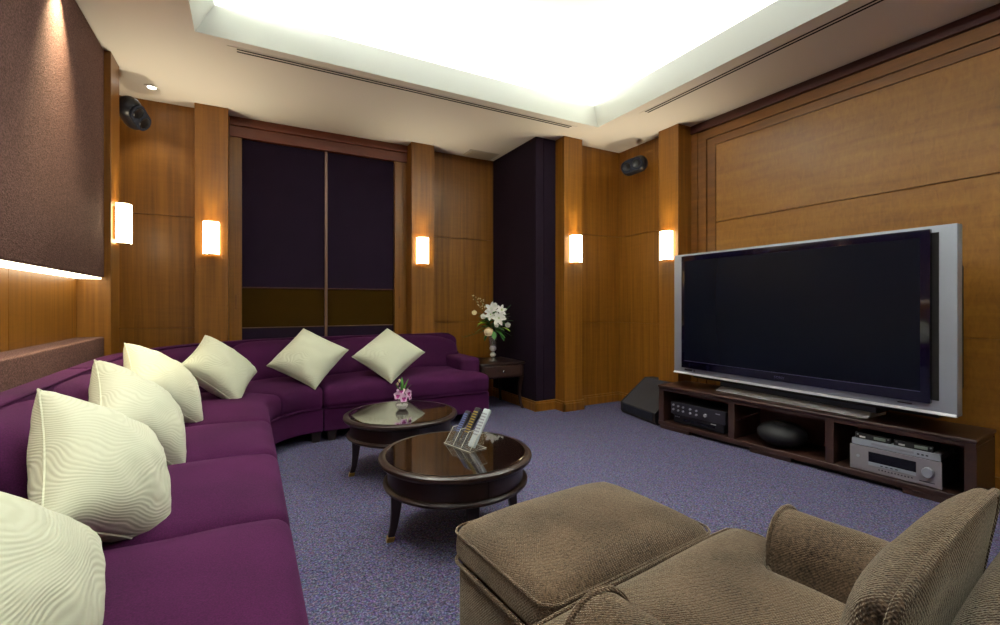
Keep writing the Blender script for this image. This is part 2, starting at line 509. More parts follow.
# window: jambs, mullion, two blinds with a glass band with a wood reflection painted in
win = bpy.data.objects.new('window_1', None); COL.objects.link(win); win.location = (0.7, 5.13, 0)
struct(win, 'pair of dark aubergine blinds over a glass band coloured like reflected wood', 'window')
WO = (0.7, 5.13, 0)
for x0, x1 in ((-0.16, -0.053), (1.444, 1.545)):
    j = B(x0, x1, 5.10, 5.22, 0, 2.755).build('jamb', M['wood'], win, WO, bevel=0.003)
    hx = (x0 + x1) / 2
    B(hx - 0.006, hx + 0.012, 5.094, 5.101, 1.10, 1.24).build('pull', M['wood_trim'], j, WO, bevel=0.002)
B(1.545, 1.585, 5.115, 5.22, 0, 2.755).build('jamb', M['wood'], win, WO, bevel=0.003)
for x0, x1 in ((-0.053, 0.706), (0.734, 1.444)):
    B(x0, x1, 5.140, 5.150, 1.316, 2.755).build('blind', M['blind'], win, WO)
    B(x0, x1, 5.136, 5.152, 1.306, 1.318).build('bottom_rail', M['cornice'], win, WO, bevel=0.002)
    B(x0, x1, 5.152, 5.160, 0.915, 1.312).build('pane', M['amber'], win, WO)
    B(x0, x1, 5.140, 5.160, 0.912, 0.920).build('sill_rail', M['mull'], win, WO)
    B(x0, x1, 5.146, 5.165, 0.10, 0.912).build('lower_panel', M['blind'], win, WO)
B(0.706, 0.734, 5.12, 5.22, 0, 2.755).build('mullion', M['mull'], win, WO, bevel=0.003)

# left wall
wl = MB()
wl.box(-1.25, -1.11, YR, 5.2, 0, ZC)
q = panelled_y(4.44, 5.06, -0.97, side=-1, back=0.14); wl.add(q.v, q.f)
struct(wl.build('wall_left', M['wood'], flat=True), 'honey veneered left wall behind the sofa', 'wall')
nb = MB()
y = YR
for w_ in (1.4, 1.45, 1.4, 1.1, 0.98):
    nb.box(-1.06, -1.035, y, min(y + w_ - 0.004, 4.192), 0.88, 1.36); y += w_
nb.box(-1.11, -1.04, YR, 4.192, 0.88, 1.36)
struct(nb.build('trim_9', M['wood'], flat=True), 'honey wood back of the shallow niche in the left wall', 'niche')
up = MB().rbox((-1.11, YR, 1.335), (-0.89, 4.188, ZC - 0.004), 0.012, n=4)
struct(up.build('trim_10', M['uphol']), 'mauve cloth upholstered upper wall panel', 'panel')
lg = MB().rbox((-1.11, YR, 0.0), (-0.89, 4.188, 0.92), 0.012, n=4)
struct(lg.build('trim_11', M['uphol']), 'mauve cloth upholstered ledge behind the sofa', 'ledge')
led = B(-1.03, -0.905, YR, 4.18, 1.324, 1.336).build('light_strip', M['led'])
tag(led, 'glowing strip light under the mauve wall panel', 'light')

# right wall
wr = panelled_y(3.41, 4.42, 3.87, side=1, back=0.3)
wr.box(4.02, 4.2, YR, 3.42, 0, ZC)
struct(wr.build('wall_right', M['wood'], flat=True), 'honey veneered right wall around the speaker corner', 'wall')
pr = MB()
for a, b_ in ((0.11, 0.935), (0.941, 1.935), (1.944, 2.688)):
    pr.box(3.965, 4.02, YR, 2.894, a, b_)
pr.box(3.981, 4.02, YR, 2.894, 0, 2.69)
struct(pr.build('trim_12', M['wood_panel'], flat=True), 'large figured veneer panels behind the television', 'panel')
fr = MB()
fr.box(3.958, 4.02, YR, 2.990, 2.692, 2.764); fr.box(3.958, 4.02, 2.898, 2.988, 0, 2.692)
fr.box(3.948, 4.02, YR, 3.088, 2.770, 2.856); fr.box(3.948, 4.02, 2.994, 3.086, 0, 2.770)
fr.box(3.940, 4.02, 3.090, 3.16, 0, 2.86)
struct(fr.build('trim_13', M['wood_trim'], flat=True), 'stepped wood frame around the television wall panels', 'trim')
struct(B(3.925, 4.02, YR, 3.16, 2.860, ZC).build('trim_14', M['cornice'], bevel=0.006), 'dark brown cornice along the top of the television wall', 'cornice')

# rear wall (behind the camera)
rb = MB()
for a, b_ in J:
    rb.box(-1.1, 4.02, YR - 0.05, YR, a, b_)
rb.box(-1.1, 4.02, YR - 0.2, YR - 0.006, 0, ZC)
struct(rb.build('wall_rear', M['wood'], flat=True), 'veneered rear wall', 'wall')

# baseboards
bb = MB()
for x0, x1, yy in ((-0.97, -0.42, 5.04), (-0.44, -0.14, 4.90), (1.565, 1.87, 4.93), (1.87, 2.70, 5.11), (2.68, 2.96, 4.135), (2.94, 3.22, 3.975), (3.2, 3.87, 4.12)):
    bb.box(x0, x1, yy - 0.018, yy + 0.01, 0, 0.085); bb.box(x0, x1, yy - 0.012, yy + 0.01, 0.085, 0.108)
bb.box(2.682, 2.71, 4.117, 5.11, 0, 0.085); bb.box(2.688, 2.71, 4.123, 5.11, 0.085, 0.108)
bb.box(2.940, 2.968, 3.957, 4.13, 0, 0.085); bb.box(2.946, 2.968, 3.963, 4.13, 0.085, 0.108)
bb.box(3.19, 3.218, 3.957, 4.12, 0, 0.085); bb.box(3.19, 3.212, 3.963, 4.12, 0.085, 0.108)
struct(bb.build('baseboard_back', M['wood'], bevel=0.003), 'wood baseboard stepping around the back wall pilasters', 'baseboard')
bb = MB()
bb.box(3.852, 3.88, 3.41, 4.11, 0, 0.085); bb.box(3.858, 3.88, 3.41, 4.11, 0.085, 0.108)
bb.box(3.732, 3.76, 3.142, 3.428, 0, 0.085); bb.box(3.738, 3.76, 3.148, 3.422, 0.085, 0.108)
bb.box(3.935, 3.97, YR, 3.16, 0, 0.108)
struct(bb.build('baseboard_right', M['wood'], bevel=0.003), 'wood baseboard along the television wall', 'baseboard')

# ------------------------------------------------------------------ ceiling fittings
def linear_vent(name, x0, x1, y0, y1, label, along):
    t = thing(name, label, 'air vent', ((x0 + x1) / 2, (y0 + y1) / 2, ZC))
    off = t.location
    B(x0, x1, y0, y1, ZC - 0.004, ZC).build('frame', M['white'], t, off, bevel=0.001)
    for k in (0.22, 0.60):
        if along == 'x':
            yy = y0 + (y1 - y0) * k
            B(x0 + 0.06, x1 - 0.06, yy - 0.008, yy + 0.008, ZC - 0.0055, ZC - 0.001).build('slot', M['slot'], t, off)
        else:
            xx = x0 + (x1 - x0) * k
            B(xx - 0.008, xx + 0.008, y0 + 0.06, y1 - 0.06, ZC - 0.0055, ZC - 0.001).build('slot', M['slot'], t, off)
    return t
linear_vent('slot_vent', -0.13, 2.92, 3.705, 3.795, 'long slotted air vent beside the blinds end of the tray', 'x')
linear_vent('slot_vent', 3.225, 3.315, 0.2, 3.17, 'long slotted air vent above the television wall', 'y')
t = thing('ceiling_grille', 'faint square louvred grille in the ceiling near the aubergine column', 'air vent', (2.45, 4.97, ZC))
B(-0.19, 0.19, -0.13, 0.13, -0.006, 0).build('frame', M['grille'], t, bevel=0.002)
gb = MB()
for k in range(7):
    gb.box(-0.16, 0.16, -0.105 + k * 0.032, -0.085 + k * 0.032, -0.010, -0.005)
gb.build('louvres', M['vent'], t)

first = None
dl_labels = ['small lit downlight in the ceiling above the left corner speaker', 'downlight above the near end of the mauve wall panel', 'downlight above the middle of the mauve wall panel', 'downlight over the camera end of the mauve wall panel',
             'faint downlight in the white tray ceiling toward the back right', 'downlight in the tray ceiling toward the back left', 'downlight in the tray ceiling over the armchair', 'downlight in the tray ceiling over the sofa end']
for (x, y, z, p, a), lab in zip(DOWN, dl_labels):
    if first is None:
        t = thing('downlight', lab, 'ceiling light', (x, y, z), group='recessed downlights')
        MB().lathe([(0.030, -0.001), (0.030, -0.006), (0.044, -0.007), (0.052, -0.004), (0.052, 0.0)], n=28).build('rim', M['rim'], t)
        MB().lathe([(0.001, -0.0065), (0.029, -0.0065), (0.029, -0.002)], n=24).build('lens', M['lens'], t)
        first = t
    else:
        t = copy_tree(first); t.location = (x, y, z); t['label'] = lab

# ------------------------------------------------------------------ wall sconces (front faces local -y)
sc_pos = [((-0.855, 4.31, 1.742), rad(90), 'lit frosted sconce on the leftmost pilaster, partly hidden at its edge'),
          ((-0.290, 4.900, 1.742), 0.0, 'lit frosted sconce on the pilaster left of the blinds'),
          ((1.700, 4.930, 1.742), 0.0, 'lit frosted sconce on the pilaster right of the blinds'),
          ((3.085, 3.975, 1.742), 0.0, 'lit frosted sconce on the pilaster beside the aubergine column'),
          ((3.750, 3.275, 1.742), rad(-90), 'lit frosted sconce on the pilaster just left of the television')]
first = None
for loc, rz, lab in sc_pos:
    if first is None:
        t = thing('wall_sconce', lab, 'wall light', loc, rz, 'frosted wall sconces')
        B(-0.05, 0.05, -0.014, 0, -0.12, 0.12).build('back_plate', M['brass'], t, bevel=0.002)
        prof = []
        w_, d_ = 0.063, 0.098
        pts = [(-w_, -0.014)]
        for k in range(13):
            q = PI * k / 12
            pts.append((-w_ * math.cos(q) if 0 < k < 12 else (-w_ if k == 0 else w_), -0.055 - (d_ - 0.055) * math.sin(q)))
        pts.append((w_, -0.014))
        sb = MB()
        n = len(pts)
        vs = [(px, py, z) for z in (-0.147, -0.139, 0.143) for px, py in pts]
        inn = [(px * 0.94, py * 0.96 - 0.0005, z) for z in (0.143, -0.139) for px, py in pts]
        fs = []
        for a in range(2):
            for k in range(n - 1):
                fs.append((a * n + k, a * n + k + 1, (a + 1) * n + k + 1, (a + 1) * n + k))
        sb.add(vs, fs)
        sb.add(inn, [(k, k + 1, n + k + 1, n + k) for k in range(n - 1)])
        sb.add([(px, py, 0.143) for px, py in pts] + [(px * 0.94, py * 0.96 - 0.0005, 0.143) for px, py in pts], [(k, k + 1, n + k + 1, n + k) for k in range(n - 1)])
        sb.build('shade', M['shade'], t)
        MB().prism([(p[0] * 0.97, p[1]) for p in pts], 'z', -0.153, -0.146).build('bottom_cap', M['chrome'], t)
        first = t
    else:
        t = copy_tree(first); t.location = loc; t.rotation_euler = (0, 0, rz); t['label'] = lab
    # the bulb's own light leaving the open top of the shade
    nrm = Vector((math.sin(rz), -math.cos(rz), 0))
    up_ = Vector(loc) + nrm * 0.055 + Vector((0, 0, 0.16))
    spot('sconce_uplight', up_, 18.0, (1.0, 0.87, 0.63), 120, 1.0, up_ + nrm * 0.45 + Vector((0, 0, 1)), 0.04)

# ------------------------------------------------------------------ wall speakers
def wall_speaker(loc, rz, tilt, roll, lab, mount):
    t = thing('wall_speaker', lab, 'speaker', loc, rz, 'black oval wall speakers')
    M4 = Matrix.Rotation(tilt, 4, 'X') @ Matrix.Rotation(roll, 4, 'Y')
    def xf(mb, extra=Matrix.Identity(4)):
        mb.v = [tuple(M4 @ extra @ Vector(p)) for p in mb.v]; return mb
    sh = MB().rbox((-0.145, -0.075, -0.088), (0.145, 0.085, 0.088), 0.084, n=6, rn=6)
    xf(sh).build('shell', M['spk'], t)
    g = MB()
    pts = []
    for k in range(40):
        q = 2 * PI * k / 40
        cx = 0.058 if math.cos(q) > 0 else -0.058
        pts.append((cx + 0.062 * math.cos(q), 0.064 * math.sin(q)))
    g.prism(pts, 'y', -0.077, -0.060)
    xf(g).build('grille', M['spkgrille'], t)
    for sx in (-0.055, 0.055):
        r_ = MB().lathe([(0.030, 0.0), (0.042, 0.004), (0.046, 0.0), (0.046, -0.003), (0.030, -0.003)], n=24)
        r_.v = [(p[0] + sx, -0.0775 - p[2], p[1]) for p in r_.v]
        xf(r_).build('driver_ring', M['black'], t)
    br = MB().tube([(0, 0.06, 0.02), (0, 0.12, 0.03), (0, mount, 0.03)], 0.014, 10)
    br.build('bracket', M['black_matte'], t)
    p = MB().lathe([(0.035, 0), (0.035, 0.012)], n=20); p.v = [(q[0], mount - q[2], q[1] + 0.03) for q in p.v]
    p.build('wall_plate', M['black_matte'], t)
    return t
wall_speaker((3.685, 3.690, 2.655), rad(-68), rad(8), rad(-10), 'black oval speaker in the right corner beside the television pilaster', 0.165)
wall_speaker((-0.80, 4.58, 2.655), rad(66), rad(30), rad(24), 'black oval speaker in the left corner behind the wood pilaster', 0.155)

# ------------------------------------------------------------------ sofa
CX, CY, R0 = 0.55, 3.60, 0.45
def G(s, t, z):
    if s <= 3.6:
        return (0.10 - t, s, z)
    if s <= 4.6:
        q = rad(180 - 90 * (s - 3.6))
        return (CX + (R0 + t) * math.cos(q), CY + (R0 + t) * math.sin(q), z)
    return (CX + s - 4.6, CY + R0 + t, z)

def cushion_seat(s0, s1, t0=-0.012, t1=0.70, z0=0.275, z1=0.462, n=14, seed=0):
    def fn(x, y, z, u, v, w):
        if w > 0:
            z += 0.046 * w * (1 - abs(u) ** 3) * (1 - v ** 4) - 0.006 * w + 0.004 * noise.noise(Vector((x * 5 + seed, y * 5, 0)))
        if v < 0:
            y -= 0.014 * (1 - w * w) * -v
        e = abs(u) ** 6
        return G(x, y, z)
    mb = MB().rbox((s0 + 0.003, t0, z0), (s1 - 0.003, t1, z1), 0.045, n=n, fn=fn)
    return mb

def cushion_back(s0, s1, z0=0.44, z1=0.80, n=12, seed=0):
    def fn(x, y, z, u, v, w):
        k = (z - z0) / (z1 - z0)
        if v < 0:
            y -= 0.055 * (1 - u ** 4) * (1 - w ** 4)
        if w > 0:
            z += 0.012 * (1 - u ** 4)
            z -= 0.085 * abs(u) ** 5
        y += 0.14 * k
        y += 0.004 * noise.noise(Vector((x * 4 + seed, z * 4, 1)))
        return G(x, y, z)
    return MB().rbox((s0 + 0.007, 0.575, z0), (s1 - 0.007, 0.70, z1), 0.055, n=n, fn=fn)

def path(s0, s1, t, z, step=0.05):
    k = max(2, int((s1 - s0) / step) + 1)
    return [G(s0 + (s1 - s0) * i / (k - 1), t, z) for i in range(k)]

def sofa_unit(name, label, s0, s1, cuts, backs, feet, arm=None, tback=0.93):
    base = G((s0 + s1) / 2, 0.45, 0)
    t = thing(name, label, 'sofa', base, group='curved purple sectional sofa')
    off = base
    n = max(6, int((s1 - s0) / 0.06))
    # base
    MB().rbox((s0 + 0.004, 0.0, 0.09), (s1 - 0.004, tback - 0.01, 0.275), 0.012, n=n, fn=lambda x, y, z, u, v, w: G(x, y, z)).build('base', M['purple'], t, off)
    # back frame
    def bf(x, y, z, u, v, w):
        y += 0.03 * (z - 0.27) / 0.55
        return G(x, y, z)
    def bf2(x, y, z, u, v, w):
        if arm and s0 > 4 and z > 0.6:
            z -= 0.07 * max(0.0, (x - (s1 - 0.14)) / 0.14) ** 2.2
        return bf(x, y, z, u, v, w)
    MB().rbox((s0 + 0.004, 0.775, 0.26), (s1 - 0.004, 0.90, 0.822), 0.03, n=n, fn=bf2).build('back_frame', M['purple'], t, off)
    MB().tube(path(s0 + 0.01, s1 - (0.15 if s0 > 4.59 else 0.01), 0.812, 0.817), 0.006, 6).build('piping', M['purple'], t, off)
    for i, (a, b_) in enumerate(cuts):
        c = cushion_seat(a, b_, seed=i * 3.1 + s0).build('seat_cushion', M['purple'], t, off)
        MB().tube(path(a + 0.03, b_ - 0.03, -0.019, 0.290), 0.005, 6).build('cushion_piping', M['purple'], c, off)
    for i, (a, b_) in enumerate(backs):
        cushion_back(a, b_, seed=i * 2.7 + s0).build('back_cushion', M['purple'], t, off)
    for s_, t_ in feet:
        p = G(s_, t_, 0); f = MB()
        f.add([(p[0] + sx * r_, p[1] + sy * r_, z) for z, r_ in ((0.0, 0.028), (0.095, 0.040)) for sx, sy in ((-1, -1), (1, -1), (1, 1), (-1, 1))],
              [(3, 2, 1, 0), (4, 5, 6, 7), (0, 1, 5, 4), (1, 2, 6, 5), (2, 3, 7, 6), (3, 0, 4, 7)])
        f.build('leg', M['foot'], t, off, bevel=0.003)
    if arm:
        a0, a1 = arm
        def af(x, y, z, u, v, w):
            return G(x, y, z)
        MB().rbox((a0, 0.20, 0.09), (a1, 0.88, 0.60), 0.04, n=8, fn=af).build('armrest', M['purple'], t, off)
    return t

sofa_unit('sofa_section', 'straight purple sofa section along the mauve ledge, nearest the camera', 0.0, 3.10,
          [(0.24, 0.96), (0.96, 1.68), (1.68, 2.42), (2.42, 3.10)], [(0.24, 0.96), (0.96, 1.68), (1.68, 2.42), (2.42, 3.10)],
          [(0.08, 0.07), (1.55, 0.07), (3.02, 0.07), (0.08, 0.86), (3.02, 0.86)], arm=(0.0, 0.235))
sofa_unit('sofa_section', 'curved purple corner sofa section between the two straight ones', 3.104, 4.596,
          [(3.104, 4.07), (4.07, 4.596)], [(3.104, 3.80), (3.80, 4.20), (4.20, 4.596)],
          [(3.18, 0.07), (4.53, 0.06), (3.18, 0.86), (4.53, 0.86)])
sofa_unit('sofa_section', 'straight purple sofa section under the blinds with its armrest at right', 4.60, 6.15,
          [(4.60, 6.15)], [(4.60, 6.12)],
          [(4.67, 0.06), (6.10, 0.06), (4.67, 0.86), (6.08, 0.86)], arm=(5.925, 6.15))

# ------------------------------------------------------------------ cream cushions
def rotm(az, lean, roll):
    return Matrix.Rotation(az, 3, 'Z') @ Matrix.Rotation(-lean, 3, 'X') @ Matrix.Rotation(roll, 3, 'Y')

def make_pillow(center, az, lean, roll, S, label, T=0.120, seed=0):
    t = thing('throw_pillow', label, 'cushion', center, group='cream throw pillows on the sofa')
    R_ = rotm(az, lean, roll)
    n = 26; h = S / 2
    def pt(a, b_, side):
        x = h * a * (1 - 0.075 * (1 - b_ * b_)); z = h * b_ * (1 - 0.075 * (1 - a * a))
        prof = max(0.0, (1 - a * a) * (1 - b_ * b_))
        y = T * (prof ** 0.42)
        edge = max(abs(a), abs(b_))
        wr = 0.010 * noise.noise(Vector((a * 3 + seed, b_ * 3, side * 2.0))) * (prof ** 0.3)
        wr += 0.007 * noise.noise(Vector((a * 9 + seed, b_ * 9, side))) * (prof ** 0.3) * edge
        return R_ @ Vector((x, side * (y + wr), z))
    vs = []; fs = []; idx = {}
    for side in (-1, 1):
        for i in range(n + 1):
            for j in range(n + 1):
                a = math.sin(PI / 2 * (2 * i / n - 1)) * 0.6 + 0.4 * (2 * i / n - 1)
                b_ = math.sin(PI / 2 * (2 * j / n - 1)) * 0.6 + 0.4 * (2 * j / n - 1)
                if side == 1 and (i in (0, n) or j in (0, n)):
                    idx[(1, i, j)] = idx[(-1, i, j)]; continue
                idx[(side, i, j)] = len(vs); vs.append(pt(a, b_, side))
        for i in range(n):
            for j in range(n):
                f = (idx[(side, i, j)], idx[(side, i + 1, j)], idx[(side, i + 1, j + 1)], idx[(side, i, j + 1)])
                fs.append(f if side == -1 else f[::-1])
    mb = MB().add(vs, fs)
    c = mb.build('cover', M['pillow'], t, angle=180)
    loop = [(-1, i, 0) for i in range(n)] + [(-1, n, j) for j in range(n)] + [(-1, n - i, n) for i in range(n)] + [(-1, 0, n - j) for j in range(n)]
    MB().tube([vs[idx[k]] for k in loop], 0.0035, 6, closed=True).build('seam', M['pillow'], t)
    return t

PIL = [((-0.415, 1.17, 0.60), 1.309, 0.50, 0.86, 0.43, 'cream pillow nearest the camera, cut by the left edge of the photo'),
       ((-0.380, 1.796, 0.640), 1.309, 0.50, 0.66, 0.43, 'large looking cream pillow second from the camera'),
       ((-0.411, 2.489, 0.665), 1.418, 0.616, 0.93, 0.43, 'cream pillow third from the camera, end on behind the larger one'),
       ((-0.425, 3.25, 0.685), 1.336, 0.70, 0.87, 0.45, 'cream pillow fourth from the camera, just before the sofa curves'),
       ((-0.168, 3.83, 0.685), 0.92, 0.70, 1.04, 0.45, 'cream pillow leaning in the curved sofa corner'),
       ((0.458, 4.25, 0.690), -0.22, 0.73, 0.57, 0.465, 'cream pillow standing on its corner in front of the blinds mullion'),
       ((1.145, 4.23, 0.682), -0.26, 0.80, 0.735, 0.465, 'cream pillow nearest the end table and flowers')]
for i, (c_, az, le, ro, S, lab) in enumerate(PIL):
    make_pillow(c_, az, le, ro, S, lab, seed=i * 5.3)

# ------------------------------------------------------------------ coffee tables
def coffee_table(loc, rz, lab):
    t = thing('coffee_table', lab, 'table', loc, rz, 'round dark coffee tables')
    MB().lathe([(0.30, 0.366), (0.360, 0.366), (0.376, 0.372), (0.385, 0.384), (0.383, 0.396), (0.372, 0.403), (0.356, 0.4035), (0.350, 0.4015), (0.30, 0.4015)], n=72).build('top_rim', M['espresso'], t)
    MB().lathe([(0.02, 0.398), (0.351, 0.398), (0.351, 0.4045), (0.349, 0.405), (0.02, 0.405)], n=72).build('glass_top', M['glasstop'], t, flat=True)
    MB().lathe([(0.30, 0.280), (0.340, 0.280), (0.340, 0.370), (0.30, 0.370)], n=72).build('apron', M['espresso'], t)
    MB().lathe([(0.25, 0.256), (0.352, 0.256), (0.362, 0.263), (0.362, 0.273), (0.352, 0.281), (0.25, 0.281)], n=72).build('lower_rim', M['espresso'], t)
    for k in range(2):
        q = rad(146 + 180 * k); d = MB()
        d.box(0.337, 0.3425, -0.0018, 0.0018, 0.282, 0.366)
        d.v = [(p[0] * math.cos(q) - p[1] * math.sin(q), p[0] * math.sin(q) + p[1] * math.cos(q), p[2]) for p in d.v]
        d.build('drawer_gap', M['slot'], t)
    for k in range(4):
        q = rad(45 + 90 * k)
        prof = [(0.300, 0.27, 0.026), (0.300, 0.20, 0.026), (0.304, 0.14, 0.022), (0.312, 0.07, 0.018), (0.325, 0.022, 0.016)]
        lb_ = MB(); vs = []; 
        for r_, z, w_ in prof:
            for a, b_ in ((-1, -1), (1, -1), (1, 1), (-1, 1)):
                x = r_ + a * w_; y = b_ * w_
                vs.append((x * math.cos(q) - y * math.sin(q), x * math.sin(q) + y * math.cos(q), z))
        fs = [(0, 1, 2, 3), tuple(range(19, 15, -1))]
        for i in range(4):
            for j in range(4):
                fs.append((i * 4 + j, (i + 1) * 4 + j, (i + 1) * 4 + (j + 1) % 4, i * 4 + (j + 1) % 4))
        lb_.add(vs, fs)
        leg = lb_.build('leg', M['espresso'], t, bevel=0.004)
        ft = MB(); vs = []
        for r_, z, w_ in ((0.325, 0.022, 0.018), (0.331, 0.0, 0.018)):
            for a, b_ in ((-1, -1), (1, -1), (1, 1), (-1, 1)):
                x = r_ + a * w_; y = b_ * w_
                vs.append((x * math.cos(q) - y * math.sin(q), x * math.sin(q) + y * math.cos(q), z))
        ft.add(vs, [(0, 1, 2, 3), (7, 6, 5, 4)] + [(j, 4 + j, 4 + (j + 1) % 4, (j + 1) % 4) for j in range(4)])
        ft.build('ferrule', M['brass'], leg, bevel=0.001)
    return t
NT = (0.930, 2.165, 0); FT = (0.932, 3.125, 0)
ct = coffee_table(NT, rad(126), 'round dark coffee table nearer the ottoman, holding the remote controls')
ct2 = copy_tree(ct); ct2.location = FT; ct2.rotation_euler = (0, 0, rad(125)); ct2['label'] = 'round dark coffee table nearer the sofa, holding the small orchid vase'

# remote holder on the near table
TZ = 0.4052
rh = thing('remote_holder', 'clear acrylic remote holder on the nearer coffee table', 'holder', (0.990, 2.200, TZ), rad(-76))
RH = rh.location.copy(); RHR = rad(-76)
# local x along the row of slots, y = depth (front -y), remotes lean back toward +y
ba_ = B(-0.115, 0.103, -0.045, 0.065, 0, 0.006).build('base', M['acrylic'], rh, bevel=0.001)
MB().tube([(-0.115, -0.045, 0.003), (0.103, -0.045, 0.003), (0.103, 0.065, 0.003), (-0.115, 0.065, 0.003)], 0.002, 6, closed=True).build('edge', M['acrylic_glint'], ba_)  # painted glint: pale tube around the base
for k, xx in enumerate((-0.110, -0.042, 0.026, 0.098)):
    dv = MB().prism([(-0.040, 0.006), (0.030, 0.006), (0.075, 0.080), (0.012, 0.080)], 'x', xx - 0.002, xx + 0.002)
    d_ = dv.build('divider', M['acrylic'], rh)
    MB().tube([(xx, -0.040, 0.007), (xx, 0.012, 0.080), (xx, 0.075, 0.080)], 0.0014, 6).build('edge', M['acrylic_glint'], d_)  # pale tube drawn as a glint on the divider
MB().prism([(-0.042, 0.006), (-0.037, 0.006), (0.011, 0.078), (0.006, 0.078)], 'x', -0.110, 0.098).build('front_plate', M['acrylic'], rh)

def remote(kx, L, wid, mat, btn, rows, lab, seed):
    rot = Matrix.Rotation(RHR, 4, 'Z')
    base = RH + rot @ Vector((kx, 0.0, 0.0068))
    t = thing('remote_control', lab, 'remote control', base, RHR, 'remote controls in the acrylic holder')
    lean = Matrix.Rotation(rad(-33), 4, 'X')
    def xf(mb):
        mb.v = [tuple(lean @ Vector(p) + Vector((0, -0.002, 0.004))) for p in mb.v]; return mb
    xf(MB().rbox((-wid / 2, -0.010, 0), (wid / 2, 0.010, L), 0.007, n=4)).build('body', mat, t)
    rnd = random.Random(seed)
    bb_ = MB()
    for r_ in range(rows):
        for c_ in range(3):
            z = L * (0.30 + 0.62 * r_ / rows); x = (c_ - 1) * wid * 0.28
            bb_.box(x - 0.0045, x + 0.0045, -0.0125, -0.0095, z, z + 0.007)
    xf(bb_).build('buttons', btn, t)
    return t
remote(-0.075, 0.175, 0.040, M['rem_dark'], M['btn_blue'], 9, 'charcoal remote with blue buttons, leftmost in the acrylic holder', 1)
remote(-0.008, 0.205, 0.042, M['rem_dark'], M['btn_yellow'], 9, 'dark remote with yellow buttons, middle one in the acrylic holder', 2)
remote(0.062, 0.21, 0.048, M['rem_silver'], M['btn_grey'], 8, 'pale silver remote, rightmost in the acrylic holder', 3)

# ------------------------------------------------------------------ small orchid vase on far table
def petal_mesh(L, Wd, cup=0.25, n=6, m_=4):
    vs = []; fs = []
    for i in range(n + 1):
        a = i / n
        w_ = Wd * math.sin(PI * min(1, a * 0.92 + 0.06)) ** 0.8
        for j in range(m_ + 1):
            b_ = 2 * j / m_ - 1
            vs.append((w_ * b_, L * a, cup * L * a * a + 0.25 * w_ * b_ * b_))
    for i in range(n):
        for j in range(m_):
            q = i * (m_ + 1) + j
            fs.append((q, q + 1, q + m_ + 2, q + m_ + 1))
    th = 0.0012
    k = len(vs)
    vs2 = vs + [(x, y, z - th) for x, y, z in vs]
    fs2 = fs + [tuple(reversed([i + k for i in f])) for f in fs]
    return vs2, fs2

def flower(center, facing, L, Wd, count, cup, roll=0, layers=1):
    mb = MB()
    z = Vector(facing).normalized()
    q = z.to_track_quat('Z', 'Y').to_matrix()
    for la in range(layers):
        for k in range(count):
            vs, fs = petal_mesh(L * (1 - 0.25 * la), Wd * (1 - 0.15 * la), cup + 0.35 * la)
            R_ = Matrix.Rotation(2 * PI * (k + 0.5 * la) / count + roll, 3, 'Z')
            mb.add([tuple(q @ (R_ @ Vector(v_)) + Vector(center)) for v_ in vs], fs)
    return mb

def leaf(p, d, L, Wd, droop=0.3):
    vs, fs = petal_mesh(L, Wd, -droop)
    d = Vector(d).normalized()
    up = Vector((0, 0, 1))
    x = d.cross(up)
    x = x.normalized() if x.length > 0.05 else Vector((1, 0, 0))
    z = x.cross(d)
    return MB().add([tuple(Vector(p) + x * v_[0] + d * v_[1] + z * v_[2]) for v_ in vs], fs)

ov = thing('orchid_vase', 'small round glass vase of pink orchids on the table nearer the sofa', 'vase', (0.955, 3.185, TZ))
MB().lathe([(0.012, 0), (0.028, 0.001), (0.044, 0.018), (0.047, 0.034), (0.040, 0.052), (0.028, 0.062), (0.031, 0.070), (0.028, 0.070), (0.025, 0.062), (0.037, 0.050), (0.043, 0.034), (0.040, 0.020), (0.026, 0.005), (0.012, 0.004)], n=36).build('bowl', M['glass'], ov)
MB().lathe([(0.006, 0.006), (0.026, 0.007), (0.038, 0.020), (0.040, 0.034), (0.004, 0.036)], n=28).build('pebbles', M['water'], ov)
st = MB()
for dx, dy, hz in ((-0.02, 0.0, 0.15), (0.022, -0.01, 0.14), (0.0, 0.02, 0.20), (0.012, 0.01, 0.18)):
    st.tube([(0, 0, 0.03), (dx * 0.4, dy * 0.4, 0.08), (dx, dy, hz)], 0.002, 6)
st.build('stems', M['stem'], ov)
for (dx, dy, dz, f_) in ((-0.035, -0.02, 0.105, (-0.5, -1, 0.3)), (0.035, -0.02, 0.115, (0.5, -1, 0.3)), (0.0, -0.03, 0.085, (0, -1, 0.2)), (-0.012, -0.01, 0.13, (-0.2, -1, 0.5)), (0.05, 0.0, 0.09, (0.9, -0.8, 0.2))):
    o = flower((dx, dy, dz), f_, 0.032, 0.015, 5, 0.2).build('orchid_bloom', M['pink'], ov)
    fz = Vector(f_).normalized()
    c_ = Vector((dx, dy, dz)) + fz * 0.006 + Vector((0, 0, -0.006))
    flower(c_, f_, 0.016, 0.008, 3, 0.5, roll=PI / 3).build('bloom_lip', M['magenta'], o)
for d_, L_ in (((-0.5, -0.2, 1), 0.11), ((0.35, 0.1, 1), 0.12), ((0.05, 0.2, 1), 0.13), ((0.6, -0.2, 0.9), 0.10), ((-0.15, -0.3, 1), 0.10)):
    leaf((0, 0, 0.10), d_, L_, 0.010, 0.1).build('leaf', M['leaf'], ov)
for dx, dy, dz in ((-0.02, 0, 0.205), (-0.03, 0.01, 0.18)):
    MB().lathe([(0.002, dz - 0.014), (0.008, dz - 0.004), (0.007, dz + 0.006), (0.001, dz + 0.012)], dx, dy, 12).build('bud', M['cream'], ov)

